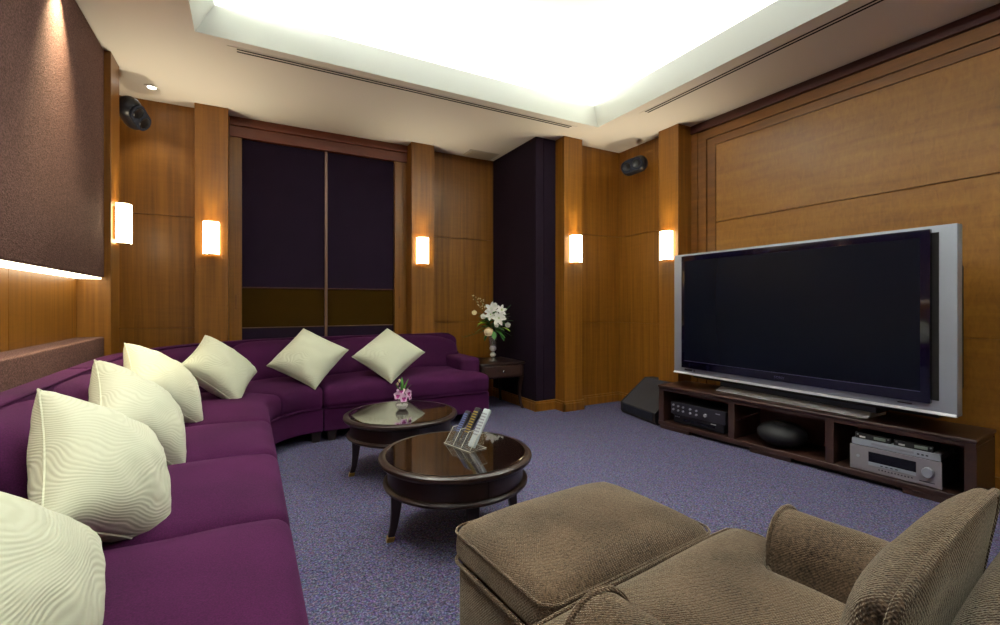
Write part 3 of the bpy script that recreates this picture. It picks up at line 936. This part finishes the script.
# ------------------------------------------------------------------ end table
et = thing('end_table', 'small dark end table with one drawer beside the sofa arm', 'table', (2.395, 4.60, 0))
x0, x1, y0, y1 = -0.245, 0.282, -0.27, 0.27
MB().rbox((x0 - 0.012, y0 - 0.012, 0.492), (x1 + 0.006, y1, 0.516), 0.010, n=3).build('top', M['espresso'], et)
B(x0 + 0.005, x1 - 0.005, y0 + 0.005, y1 - 0.01, 0.350, 0.492).build('carcass', M['espresso'], et, bevel=0.002)
dr = B(x0 + 0.035, x1 - 0.035, y0 - 0.004, y0 + 0.006, 0.365, 0.482).build('drawer', M['dark_wood'], et, bevel=0.004)
k_ = MB().lathe([(0.005, 0), (0.005, 0.008), (0.013, 0.014), (0.013, 0.020), (0.006, 0.025)], n=20)
k_.v = [(p[0] + 0.01, y0 - 0.004 - p[2], p[1] + 0.424) for p in k_.v]
k_.build('knob', M['chrome'], dr)
for sx, sy in ((x0 + 0.025, y0 + 0.025), (x1 - 0.025, y0 + 0.025), (x0 + 0.025, y1 - 0.035), (x1 - 0.025, y1 - 0.035)):
    ox = 1 if sx > 0 else -1; oy = -1 if sy < 0 else 1
    vs = []
    prof = [(0.35, 0.020, 0.0), (0.27, 0.018, -0.012), (0.16, 0.014, -0.020), (0.06, 0.012, -0.006), (0.0, 0.013, 0.012)]
    for z, w_, o_ in prof:
        for a, b_ in ((-1, -1), (1, -1), (1, 1), (-1, 1)):
            vs.append((sx + ox * o_ * 0.8 + a * w_, sy + oy * o_ * 0.8 + b_ * w_, z))
    fs = [(0, 1, 2, 3), tuple(range(19, 15, -1))]
    for i in range(4):
        for j in range(4):
            fs.append((i * 4 + j, (i + 1) * 4 + j, (i + 1) * 4 + (j + 1) % 4, i * 4 + (j + 1) % 4))
    MB().add(vs, fs).build('leg', M['espresso'], et, bevel=0.003)

# tall flower vase on the end table
fv = thing('flower_vase', 'tall glass vase of white lilies and roses on the end table', 'vase', (2.385, 4.52, 0.5162))
MB().lathe([(0.01, 0), (0.046, 0.002), (0.048, 0.010), (0.020, 0.020), (0.012, 0.034), (0.020, 0.045), (0.030, 0.065), (0.028, 0.090), (0.014, 0.108), (0.020, 0.125), (0.036, 0.150),
            (0.042, 0.20), (0.052, 0.29), (0.058, 0.315), (0.055, 0.315), (0.048, 0.29), (0.038, 0.20), (0.032, 0.155), (0.018, 0.130), (0.01, 0.128)], n=40).build('vessel', M['glass'], fv)
wb_ = MB()
for zz, rr in ((0.070, 0.032), (0.140, 0.038)):
    prof = [(max(0.002, rr * math.sin(PI * k / 10)), zz - rr * 0.85 * math.cos(PI * k / 10)) for k in range(11)]
    wb_.lathe(prof, n=28)
wb_.build('white_knop', M['water'], fv)
FC = Vector((0, 0, 0.31))
stm = MB(); rnd = random.Random(4)
for k in range(12):
    q = 2 * PI * k / 12
    stm.tube([(0.01 * math.cos(q), 0.01 * math.sin(q), 0.16), (0.03 * math.cos(q), 0.03 * math.sin(q), 0.31), (0.08 * math.cos(q), 0.08 * math.sin(q), 0.42)], 0.0025, 6)
stm.build('stems', M['stem'], fv)
# camera side of the bunch faces roughly -y, slightly -x
def FP(a, h_, d=0.0):     # a: sideways along the picture, h_: height, d: toward the camera
    a *= 1.25; d *= 1.2
    h_ = 0.30 + (h_ - 0.31) * 1.12 if h_ > 0.25 else h_
    return (a * 0.87 - d * 0.45, -a * 0.49 - d * 0.88, h_)
face = lambda a, e: FP(a, e, 1.0)
for (a, h_, d, r_, f_) in ((-0.01, 0.555, 0.08, 0.084, face(-0.2, 0.35)), (0.045, 0.470, 0.11, 0.086, face(0.2, 0.15)), (-0.02, 0.505, 0.10, 0.070, face(-0.1, 0.2)), (0.07, 0.545, 0.03, 0.07, face(0.5, 0.5))):
    o = flower(FP(a, h_, d), f_, r_, r_ * 0.27, 6, 0.28, roll=a * 9).build('lily', M['petal'], fv)
    stn = MB(); fz = Vector(f_).normalized()
    for k in range(6):
        qq = 2 * PI * k / 6
        e = fz.to_track_quat('Z', 'Y').to_matrix() @ Vector((0.012 * math.cos(qq), 0.012 * math.sin(qq), 0.035))
        stn.tube([FP(a, h_, d), Vector(FP(a, h_, d)) + e], 0.0015, 5)
    stn.build('stamens', M['lime'], o)
def rose(a, h_, d, r_, mat):
    mb = MB()
    c_ = Vector(FP(a, h_, d))
    prof = [(max(0.001, r_ * math.sin(PI * k / 10)), c_.z - r_ * 0.9 * math.cos(PI * k / 10)) for k in range(11)]
    mb.lathe(prof, c_.x, c_.y, 18)
    f2 = flower(c_ - Vector(face(0, 0)) * r_ * 0.2, face(0, 0.3), r_ * 1.15, r_ * 0.75, 5, 0.75, layers=2)
    mb.add(f2.v, f2.f)
    return mb.build('rose', mat, fv)
for a, h_, d, r_, mt in ((-0.165, 0.520, 0.03, 0.026, 'cream'), (-0.085, 0.485, 0.09, 0.028, 'petal'), (0.085, 0.475, 0.08, 0.026, 'petal'), (-0.040, 0.335, 0.13, 0.044, 'cream'),
                         (0.130, 0.400, 0.06, 0.028, 'petal'), (0.02, 0.60, 0.02, 0.02, 'petal'), (0.03, 0.40, 0.12, 0.022, 'petal')):
    rose(a, h_, d, r_, M[mt])
for a, h_, dd, L_, w_, mt in ((-0.05, 0.42, (-1.0, 0.15), 0.11, 0.030, 'lime'), (0.08, 0.38, (0.8, -0.25), 0.10, 0.026, 'lime'), (-0.06, 0.43, (-0.9, 0.0), 0.09, 0.026, 'lime'),
                              (0.0, 0.36, (-0.7, -0.5), 0.14, 0.020, 'leaf'), (0.02, 0.35, (0.7, -0.4), 0.14, 0.024, 'leaf'), (0.05, 0.42, (0.6, 0.5), 0.12, 0.024, 'leaf_dark'),
                              (0.0, 0.34, (0.1, -0.5), 0.10, 0.030, 'leaf'), (-0.03, 0.34, (-0.4, -0.6), 0.12, 0.026, 'leaf_dark'), (0.05, 0.34, (0.4, -0.6), 0.12, 0.028, 'leaf_dark'), (0.1, 0.44, (0.9, 0.3), 0.10, 0.022, 'leaf_dark')):
    leaf(FP(a, h_, 0.08), FP(dd[0], dd[1], 0.35), L_, w_, 0.2).build('leaf', M[mt], fv)
for k in range(60):
    q = rnd.uniform(0, 2 * PI); e = rnd.uniform(-0.5, 1.2)
    p = Vector((0.05 * math.cos(q), 0.05 * math.sin(q), 0.34 + 0.14 * rnd.random()))
    leaf(p, (math.cos(q), math.sin(q), e), rnd.uniform(0.10, 0.17), rnd.uniform(0.016, 0.032), 0.25).build('leaf', M['leaf_dark' if k % 3 else 'leaf'], fv)
tw = MB(); bl = MB()
for a0, h0, a1, h1 in ((-0.03, 0.42, -0.185, 0.70), (-0.02, 0.45, -0.11, 0.66), (0.03, 0.45, 0.16, 0.60), (-0.04, 0.36, -0.26, 0.28), (0.02, 0.45, 0.0, 0.66)):
    pts = [FP(a0 + (a1 - a0) * k / 5, h0 + (h1 - h0) * (k / 5) ** 0.9, 0.02) for k in range(6)]
    tw.tube(pts, 0.002, 5)
    if a1 < 0 and h1 > 0.6:
        for k in range(14):
            f_ = 0.45 + 0.55 * k / 13
            a = a0 + (a1 - a0) * f_ + rnd.uniform(-0.018, 0.018); h_ = h0 + (h1 - h0) * f_ ** 0.9 + rnd.uniform(-0.01, 0.012)
            r_ = rnd.uniform(0.005, 0.009); c_ = FP(a, h_, 0.02 + rnd.uniform(-0.015, 0.015))
            bl.lathe([(0.001, c_[2] - r_), (r_, c_[2]), (0.001, c_[2] + r_)], c_[0], c_[1], 6)
for k in range(16):
    f_ = k / 15; a = -0.04 - 0.22 * f_; h_ = 0.36 - 0.08 * f_
    l_ = leaf(FP(a, h_, 0.02), FP(-0.5, 0.5 * (1 if k % 2 else -1), 0.0), 0.035, 0.004, 0.1); tw.add(l_.v, l_.f)
tw.build('fern_twigs', M['leaf_dark'], fv); bl.build('blossom_spray', M['cream'], fv)

# ------------------------------------------------------------------ television stand (local: x depth into the wall, y toward the far end)
SA = (3.355, 3.055); SB = (3.515, 0.962)
ang = math.atan2(SA[0] - SB[0], SA[1] - SB[1])     # rotation of local +y from world +y (clockwise)
LN = math.hypot(SA[0] - SB[0], SA[1] - SB[1])
ts = thing('tv_stand', 'long low walnut television stand with three open bays', 'tv stand', (SB[0], SB[1], 0), -ang)
D = 0.42
tp = MB()
tp.rbox((-0.006, -0.006, 0.378), (D, LN + 0.006, 0.400), 0.008, n=4, rn=3)
tp.box(0.006, D, 0.004, LN - 0.004, 0.352, 0.380)
tp.build('top', M['dark_wood'], ts)
for a, b_ in ((0.0, 0.05), (0.685, 0.735), (1.375, 1.425), (LN - 0.05, LN)):
    B(0.008, D - 0.01, a, b_, 0.055, 0.353).build('side_panel' if a == 0.0 or b_ == LN else 'divider', M['dark_wood'], ts, bevel=0.002)
B(0.0, D - 0.01, 0.0, LN, 0.032, 0.068).build('bottom_shelf', M['dark_wood'], ts, bevel=0.003)
B(D - 0.022, D - 0.010, 0.0, LN, 0.05, 0.36).build('back_panel', M['cornice'], ts)
B(0.05, D - 0.03, 0.0, LN, 0.0, 0.034).build('plinth', M['black_matte'], ts)
for y_ in (0.02, 0.95, LN - 0.32):
    B(0.004, 0.06, y_, y_ + 0.30, 0.0, 0.034).build('foot', M['dark_wood'], ts, bevel=0.003)
for y_ in (1.375 - 0.004, 0.735 + 0.001):
    MB().tube([(0.04, y_, 0.215), (0.35, y_, 0.235)], 0.008, 8).build('shelf_runner', M['chrome'], ts)

def SP(x, y, z):
    c, s_ = math.cos(-ang), math.sin(-ang)
    return (SB[0] + c * x - s_ * y, SB[1] + s_ * x + c * y, z)

def knob_x(mb, x, y, z, r, L, n=20):
    k = MB().lathe([(r, 0), (r, L * 0.85), (r * 0.9, L), (0.001, L)], n=n)
    mb.add([(x - p[2], y + p[0], z + p[1]) for p in k.v], k.f)
    return mb

# far bay: black deck with a charcoal mixer on it
ZB = 0.0683
dk = thing('disc_deck', 'black disc deck under the knobbed amplifier in the far bay', 'player', SP(0.04, 1.46, ZB), -ang)
MB().rbox((0.0, 0.02, 0.008), (0.30, 0.50, 0.082), 0.004, n=2).build('case', M['black'], dk)
B(-0.003, 0.004, 0.10, 0.40, 0.036, 0.058).build('tray', M['display'], dk, bevel=0.001)
B(-0.004, 0.0, 0.09, 0.135, 0.064, 0.070).build('badge', M['label_white'], dk)
bt = MB()
for y_ in (0.44, 0.46, 0.475):
    bt.box(-0.003, 0.002, y_, y_ + 0.008, 0.060, 0.067)
bt.build('buttons', M['btn_grey'], dk)
for y_ in (0.05, 0.46):
    MB().lathe([(0.014, 0), (0.014, 0.009)], 0.04, y_, 14).build('foot', M['black_matte'], dk)
am = thing('amplifier', 'charcoal amplifier with two rows of small knobs on the black deck', 'amplifier', SP(0.03, 1.46, ZB + 0.0825), -ang)
MB().rbox((0.0, 0.0, 0.004), (0.30, 0.52, 0.112), 0.004, n=2).build('case', M['black_matte'], am)
B(-0.004, 0.001, 0.0, 0.52, 0.004, 0.112).build('face_plate', M['rem_dark'], am, bevel=0.001)
for y_, z_ in ((0.49, 0.085), (0.49, 0.045), (0.44, 0.080), (0.44, 0.042), (0.39, 0.078), (0.39, 0.042), (0.32, 0.075), (0.32, 0.040), (0.26, 0.073), (0.26, 0.038)):
    knob_x(MB(), -0.003, y_, z_, 0.009, 0.014).build('knob', M['btn_grey'], am)
knob_x(MB(), -0.003, 0.175, 0.050, 0.014, 0.018).build('knob', M['btn_grey'], am)
B(-0.0055, -0.003, 0.045, 0.085, 0.078, 0.086).build('badge', M['btn_grey'], am)
B(0.0, 0.28, 0.02, 0.50, 0.0, 0.005).build('foot', M['black_matte'], am)

# middle bay: round black speaker
sp = thing('dome_speaker', 'squat round black speaker in the middle bay of the stand', 'speaker', SP(0.145, 1.08, ZB), -ang)
prof = [(max(0.002, 0.155 * math.sin(PI * (0.10 + 0.90 * (1 - k / 16)))), 0.082 - 0.095 * math.cos(PI * (k / 16) * 0.93 + 0.07 * PI)) for k in range(17)]
zz0 = min(p[1] for p in prof)
prof = [(0.168 * max(0.02, math.sin(0.35 + (PI - 0.36) * k / 16)), 0.085 - 0.093 * math.cos(0.35 + (PI - 0.36) * k / 16)) for k in range(17)]
zz0 = min(p[1] for p in prof)
MB().lathe([(r_, z - zz0 + 0.006) for r_, z in prof], n=44).build('shell', M['black_matte'], sp)
MB().lathe([(0.06, 0), (0.066, 0.010)], n=28).build('foot', M['black_matte'], sp)
MB().tube([(-0.03, 0.05, 0.174), (-0.035, 0.0, 0.188), (-0.03, -0.05, 0.174)], 0.006, 8).build('handle', M['black'], sp)

# near bay: receiver, player, two small black boxes
rc = thing('receiver', 'silver audio video receiver with a large volume knob in the near bay', 'receiver', SP(0.022, 0.145, ZB), -ang)
rc.scale = (1, 1, 1.10)
MB().rbox((0.006, 0.003, 0.008), (0.34, 0.447, 0.142), 0.003, n=2).build('case', M['black'], rc)
B(0.0, 0.010, 0.0, 0.45, 0.004, 0.146).build('face_plate', M['silver2'], rc, bevel=0.002)
B(-0.002, 0.002, 0.115, 0.350, 0.064, 0.122).build('display', M['display'], rc, bevel=0.001)
B(-0.0025, 0.002, 0.115, 0.350, 0.044, 0.063).build('button_strip', M['silver'], rc, bevel=0.001)
knob_x(MB(), 0.0, 0.060, 0.080, 0.027, 0.022, 32).build('volume_knob', M['silver'], rc)
knob_x(MB(), 0.0, 0.405, 0.085, 0.008, 0.006).build('power_button', M['silver'], rc)
bt = MB()
for k in range(11):
    bt.box(-0.002, 0.002, 0.13 + k * 0.016, 0.138 + k * 0.016, 0.026, 0.032)
for k in range(4):
    bt.box(-0.0045, 0.0, 0.20 + k * 0.025, 0.212 + k * 0.025, 0.051, 0.056)
bt.box(-0.002, 0.002, 0.03, 0.10, 0.024, 0.028)
bt.build('buttons', M['rem_dark'], rc)
for x_ in (0.05, 0.30):
    for y_ in (0.05, 0.40):
        MB().lathe([(0.016, 0), (0.016, 0.009)], x_, y_, 16).build('foot', M['black_matte'], rc)
pl = thing('disc_player', 'slim silver disc player lying on the silver receiver', 'player', SP(0.024, 0.15, ZB + 0.1615), -ang)
MB().rbox((0.006, 0.0, 0.005), (0.26, 0.435, 0.042), 0.003, n=2).build('case', M['silver2'], pl)
B(0.0, 0.008, 0.0, 0.435, 0.003, 0.043).build('face_plate', M['silver'], pl, bevel=0.002)
B(-0.002, 0.002, 0.12, 0.33, 0.018, 0.032).build('tray', M['btn_grey'], pl, bevel=0.001)
bt = MB()
for k in range(3):
    bt.box(-0.002, 0.002, 0.055 + k * 0.02, 0.066 + k * 0.02, 0.018, 0.026)
bt.build('buttons', M['rem_dark'], pl)
B(0.01, 0.25, 0.02, 0.41, 0.0, 0.006).build('foot', M['black_matte'], pl)
def box_recv(y_, lab):
    t = thing('wireless_receiver', lab, 'receiver', SP(0.032, y_, ZB + 0.205), -ang, 'small black display boxes on the silver player')
    MB().rbox((0.0, 0.0, 0.0), (0.15, 0.185, 0.036), 0.003, n=2).build('case', M['black_matte'], t)
    B(-0.002, 0.001, 0.025, 0.085, 0.009, 0.027).build('display', M['lcd'], t, bevel=0.0008)
    B(-0.002, 0.001, 0.130, 0.160, 0.008, 0.018).build('badge', M['label_white'], t)
    for k in range(2):
        knob_x(MB(), 0.0, 0.010 + 0.16 * k, 0.026, 0.005, 0.006, 12).build('knob', M['btn_grey'], t)
    return t
box_recv(0.385, 'small black display box on the silver player, farther from the armchair')
box_recv(0.185, 'small black display box on the silver player, nearer the armchair')

# ------------------------------------------------------------------ television (local: x depth, y toward the far end)
tv = thing('television', 'very large silver framed rear projection television on the walnut stand', 'television', (3.46, 1.022, 0.4005), rad(-0.6))
TL = 1.958; Z0, Z1 = 0.118, 1.200
MB().rbox((0.0, 0.0, Z0), (0.07, TL, Z1), 0.006, n=2).build('frame', M['silver'], tv)
hs_ = MB().prism([(0.07, Z0 + 0.03), (0.36, Z0 + 0.12), (0.36, Z1 - 0.22), (0.07, Z1 - 0.03)], 'y', 0.08, TL - 0.08)
hs_.build('rear_housing', M['black_matte'], tv, bevel=0.01)
MB().prism([(-0.012, Z0 - 0.003), (-0.016, Z0 + 0.002), (-0.002, Z0 + 0.014), (0.02, Z0 + 0.014), (0.02, Z0 - 0.003)], 'y', 0.003, TL - 0.003).build('bottom_edge', M['edge_silver'], tv, bevel=0.001)  # bright line is a reflection painted in pale silver
b0, b1, bz0, bz1 = 0.106, 1.848, 0.176, 1.180
MB().rbox((-0.034, b0, bz0), (-0.006, b1, bz1), 0.004, n=2).build('bezel', M['bezel'], tv)
B(-0.0355, -0.034, b0 + 0.045, b1 - 0.035, bz0 + 0.066, bz1 - 0.046).build('screen', M['screen'], tv)
lnb = MB()
lnb.box(-0.0365, -0.034, b0 + 0.045, b1 - 0.035, bz0 + 0.063, bz0 + 0.0665)
lnb.build('screen_edge', M['screen_line'], tv)
B(-0.006, 0.002, 0.078, b0 + 0.004, bz0 + 0.02, bz1 - 0.02).build('speaker_slot', M['slot'], tv)
B(-0.006, 0.002, b1 - 0.004, b1 + 0.004, bz0 + 0.02, bz1 - 0.02).build('speaker_slot', M['slot'], tv)
B(-0.0025, 0.001, 0.20, 0.27, Z0 + 0.035, Z0 + 0.042).build('model_mark', M['rem_dark'], tv)
B(-0.0025, 0.001, TL - 0.20, TL - 0.12, Z0 + 0.030, Z0 + 0.046).build('sensor_window', M['rem_dark'], tv)
knob_x(MB(), 0.0, TL - 0.225, Z0 + 0.036, 0.008, 0.006).build('power_button', M['chrome'], tv)
mt = Matrix.Translation((-0.0365, 0.965, bz0 + 0.022)) @ Matrix(((0, 0, -1, 0), (-1, 0, 0, 0), (0, 1, 0, 0), (0, 0, 0, 1)))
text_mesh('SONY', 'logo', 0.026, M['screen_line'], tv, mt, 1.15)
# pedestal
MB().prism([(0.075, 0.0), (0.33, 0.0), (0.33, 0.030), (0.135, 0.032), (0.075, 0.006)], 'y', 0.46, 1.575).build('foot_plate', M['edge_silver'], tv, bevel=0.003)
B(0.150, 0.32, 0.44, 1.59, 0.028, Z0 + 0.05).build('pedestal', M['slate'], tv, bevel=0.006)
B(0.11, 0.33, 0.12, TL - 0.12, 0.075, Z0 + 0.05).build('underside', M['black_matte'], tv, bevel=0.004)

# ------------------------------------------------------------------ wedge box by the stand (local: x back, y toward the far end)
wd = thing('floor_speaker', 'grey wedge shaped floor speaker left of the walnut stand', 'speaker', (3.375, 3.115, 0), rad(-10))
prof = [(0.0, 0.03), (0.02, 0.0), (0.40, 0.0), (0.42, 0.36), (0.30, 0.36), (0.0, 0.115)]
MB().prism(prof, 'y', 0.0, 0.55).build('cabinet', M['grey_top'], wd, bevel=0.006)
B(-0.003, 0.004, 0.03, 0.52, 0.035, 0.105).build('front_grille', M['spkgrille'], wd, bevel=0.002)
MB().prism([(-0.004, 0.028), (0.02, -0.0005), (0.40, -0.0005), (0.421, 0.362), (0.30, 0.362), (-0.004, 0.118)], 'y', -0.012, 0.001).build('side_cheek', M['black'], wd, bevel=0.002)
MB().prism([(-0.004, 0.028), (0.02, -0.0005), (0.40, -0.0005), (0.421, 0.362), (0.30, 0.362), (-0.004, 0.118)], 'y', 0.549, 0.562).build('side_cheek', M['black'], wd, bevel=0.002)

# ------------------------------------------------------------------ ottoman and armchair
def puff(top, side=0.0):
    def fn(x, y, z, u, v, w):
        if w > 0:
            z += top * w * (1 - abs(u) ** 3) * (1 - abs(v) ** 3)
            z -= 0.012 * (abs(u * v) ** 4)
        if w < 0:
            pass
        z += 0.004 * noise.noise(Vector((x * 6, y * 6, z * 2)))
        return (x, y, z)
    return fn
def rect_loop(x0, x1, y0, y1, z, r=0.05, n=6):
    pts = []
    for cx, cy, a0 in ((x1 - r, y1 - r, 0), (x0 + r, y1 - r, 90), (x0 + r, y0 + r, 180), (x1 - r, y0 + r, 270)):
        for k in range(n + 1):
            q = rad(a0 + 90 * k / n)
            pts.append((cx + r * math.cos(q), cy + r * math.sin(q), z))
    return pts

ot = thing('ottoman', 'taupe chenille ottoman in front of the matching armchair', 'ottoman', (0.972, 1.205, 0), rad(5))
hx, hy = 0.358, 0.248
MB().rbox((-hx + 0.012, -hy + 0.012, 0.05), (hx - 0.012, hy - 0.012, 0.30), 0.03, n=6).build('base', M['velvet'], ot)
cu = MB().rbox((-hx, -hy, 0.30), (hx, hy, 0.424), 0.045, n=16, fn=puff(0.045)).build('cushion', M['velvet'], ot)
MB().tube(rect_loop(-hx - 0.001, hx + 0.001, -hy - 0.001, hy + 0.001, 0.404, 0.05), 0.0045, 7, closed=True).build('piping', M['velvet'], cu)
MB().tube(rect_loop(-hx - 0.001, hx + 0.001, -hy - 0.001, hy + 0.001, 0.310, 0.05), 0.006, 7, closed=True).build('piping', M['velvet'], cu)
for sx in (-1, 1):
    for sy in (-1, 1):
        MB().lathe([(0.018, 0), (0.024, 0.052)], sx * (hx - 0.06), sy * (hy - 0.06), 16).build('leg', M['foot'], ot)

ac = thing('armchair', 'taupe chenille armchair seen from behind at the lower right', 'armchair', (0.985, 0.52, 0), rad(6))
aw = 0.47   # half width outside the arms
MB().rbox((-aw + 0.01, -0.36, 0.06), (aw - 0.01, 0.33, 0.30), 0.03, n=6).build('base', M['velvet'], ac)
# T-shaped seat cushion: body plus front wings in one surface
sc = MB()
def seatfn(x, y, z, u, v, w):
    k = min(1.0, max(0.0, (y - 0.20) / 0.06))
    lim = 0.275 + (aw - 0.005 - 0.275) * (k * k * (3 - 2 * k))
    x2 = x / aw * lim
    uu = x2 / lim
    if w > 0:
        z += 0.034 * w * (1 - abs(u) ** 3) * (1 - abs(v) ** 3)
    if v > 0:
        y += 0.010 * v * (1 - w * w)
    z += 0.005 * noise.noise(Vector((x * 6 + 3, y * 6, z)))
    return (x2, y, z)
sc.rbox((-aw, -0.20, 0.30), (aw, 0.40, 0.435), 0.05, n=22, fn=seatfn)
scu = sc.build('seat_cushion', M['velvet'], ac)
def tline(z):
    L_ = [(0.265, -0.15), (0.268, 0.10), (0.278, 0.185), (0.33, 0.235), (0.40, 0.255), (aw - 0.02, 0.275), (aw + 0.0, 0.31), (aw - 0.005, 0.36), (aw - 0.04, 0.398), (0.3, 0.405), (0.1, 0.408)]
    pts = [(x, y, z) for x, y in L_]
    return pts + [(-x, y, z) for x, y, _ in reversed(pts)]
MB().tube(tline(0.416), 0.0045, 7).build('piping', M['velvet'], scu)
MB().tube(tline(0.312), 0.006, 7).build('piping', M['velvet'], scu)
def arm(sgn):
    dz = -0.018 if sgn > 0 else 0.014
    cx = sgn * 0.372 + (0.044 if sgn > 0 else 0.005)
    def outline(grow, ztop, n=16):
        hw = 0.100 + grow
        pts = [(cx + hw * 0.95, 0.07), (cx + hw * 0.97, 0.28), (cx + hw, 0.46)]
        r_ = 0.100 + grow
        for k in range(1, n):
            q = PI * k / n
            pts.append((cx + hw * math.cos(q), ztop - 0.100 + (r_) * math.sin(q)))
        return pts + [(cx - hw, 0.46), (cx - hw * 0.97, 0.28), (cx - hw * 0.95, 0.07)]
    ys = [(-0.36, -0.012), (-0.345, 0.0)] + [(-0.345 + 0.535 * k / 12, 0.0) for k in range(1, 13)] + [(0.212, 0.0), (0.222, -0.004), (0.228, -0.014)]
    vs = []; fs = []; m_ = None
    for y_, g in ys:
        zt = 0.562 + 0.010 * max(0.0, (y_ + 0.1) / 0.33) ** 0.8 if y_ > -0.1 else 0.562
        o_ = outline(g, zt + dz)
        m_ = len(o_)
        for p in o_:
            nz_ = 0.005 * noise.noise(Vector((p[0] * 7, y_ * 7, p[1] * 4)))
            vs.append((p[0] + nz_, y_, p[1] + nz_))
    for i_ in range(len(ys) - 1):
        for k in range(m_):
            a = i_ * m_ + k; b_ = i_ * m_ + (k + 1) % m_
            fs.append((a, b_, b_ + m_, a + m_))
    fs.append(tuple(range(m_))); fs.append(tuple(range((len(ys) - 1) * m_, len(ys) * m_)))
    o = MB().add(vs, fs).build('armrest', M['velvet'], ac, angle=60)
    MB().tube([(p[0], 0.219, p[1]) for p in outline(0.001, 0.572 + dz)], 0.0065, 7).build('piping', M['velvet'], o)
arm(-1); arm(1)
# back frame
def bkfn(x, y, z, u, v, w):
    y -= 0.10 * (z - 0.1) / 0.65
    if w > 0:
        z += 0.03 * (1 - u * u) * w
    return (x, y, z)
bf_ = MB().rbox((-aw + 0.10, -0.365, 0.06), (aw - 0.03, -0.150, 0.712), 0.06, n=12, rn=5, fn=bkfn).build('back_frame', M['velvet'], ac)
MB().tube([(-aw + 0.13 + (2 * aw - 0.19) * k / 12, -0.325, 0.719 + 0.03 * (1 - (k / 6 - 1) ** 2)) for k in range(13)], 0.007, 8).build('piping', M['velvet'], bf_)
# loose back cushion: a thick slab with a boxing band between two pipings
BX0, BX1, BZ0, BZ1 = -0.330, 0.280, 0.42, 0.782
def bshift(x, y, z):
    k = (z - BZ0) / (BZ1 - BZ0)
    return (x, y - 0.055 * k, z + 0.014 * (1 - (x / 0.33) ** 2) * k)
def bcfn(x, y, z, u, v, w):
    if v > 0: y += 0.05 * (1 - u ** 4) * (1 - w ** 4) * v
    if v < 0: y -= 0.012 * (1 - u ** 4) * (1 - w ** 4) * -v
    y += 0.004 * noise.noise(Vector((x * 6, z * 6, 2)))
    return bshift(x, y, z)
bcu = MB().rbox((BX0, -0.178, BZ0), (BX1, -0.138, BZ1), 0.019, n=14, rn=4, fn=bcfn).build('back_cushion', M['velvet'], ac)
def bloop(y_):
    pts = [(BX1 + 0.001, 0.46), (BX1 + 0.001, 0.6)]
    for cx, cz, a0 in ((BX1 - 0.030, BZ1 - 0.030, 0), (BX0 + 0.030, BZ1 - 0.030, 90)):
        for k in range(7):
            q = rad(a0 + 90 * k / 6)
            pts.append((cx + 0.031 * math.cos(q), cz + 0.031 * math.sin(q)))
    pts += [(BX0 - 0.001, 0.6), (BX0 - 0.001, 0.46)]
    fine = []
    for a, b_ in zip(pts, pts[1:]):
        L_ = math.dist(a, b_); k = max(1, int(L_ / 0.04))
        fine += [(a[0] + (b_[0] - a[0]) * i_ / k, a[1] + (b_[1] - a[1]) * i_ / k) for i_ in range(k)]
    fine.append(pts[-1])
    return [bshift(x, y_, z) for x, z in fine]
for y_ in (-0.174,):
    MB().tube(bloop(y_), 0.0075, 8).build('piping', M['velvet'], bcu)
for sx in (-1, 1):
    for sy in (-0.30, 0.27):
        MB().lathe([(0.018, 0), (0.024, 0.062)], sx * (aw - 0.08), sy, 16).build('leg', M['foot'], ac)
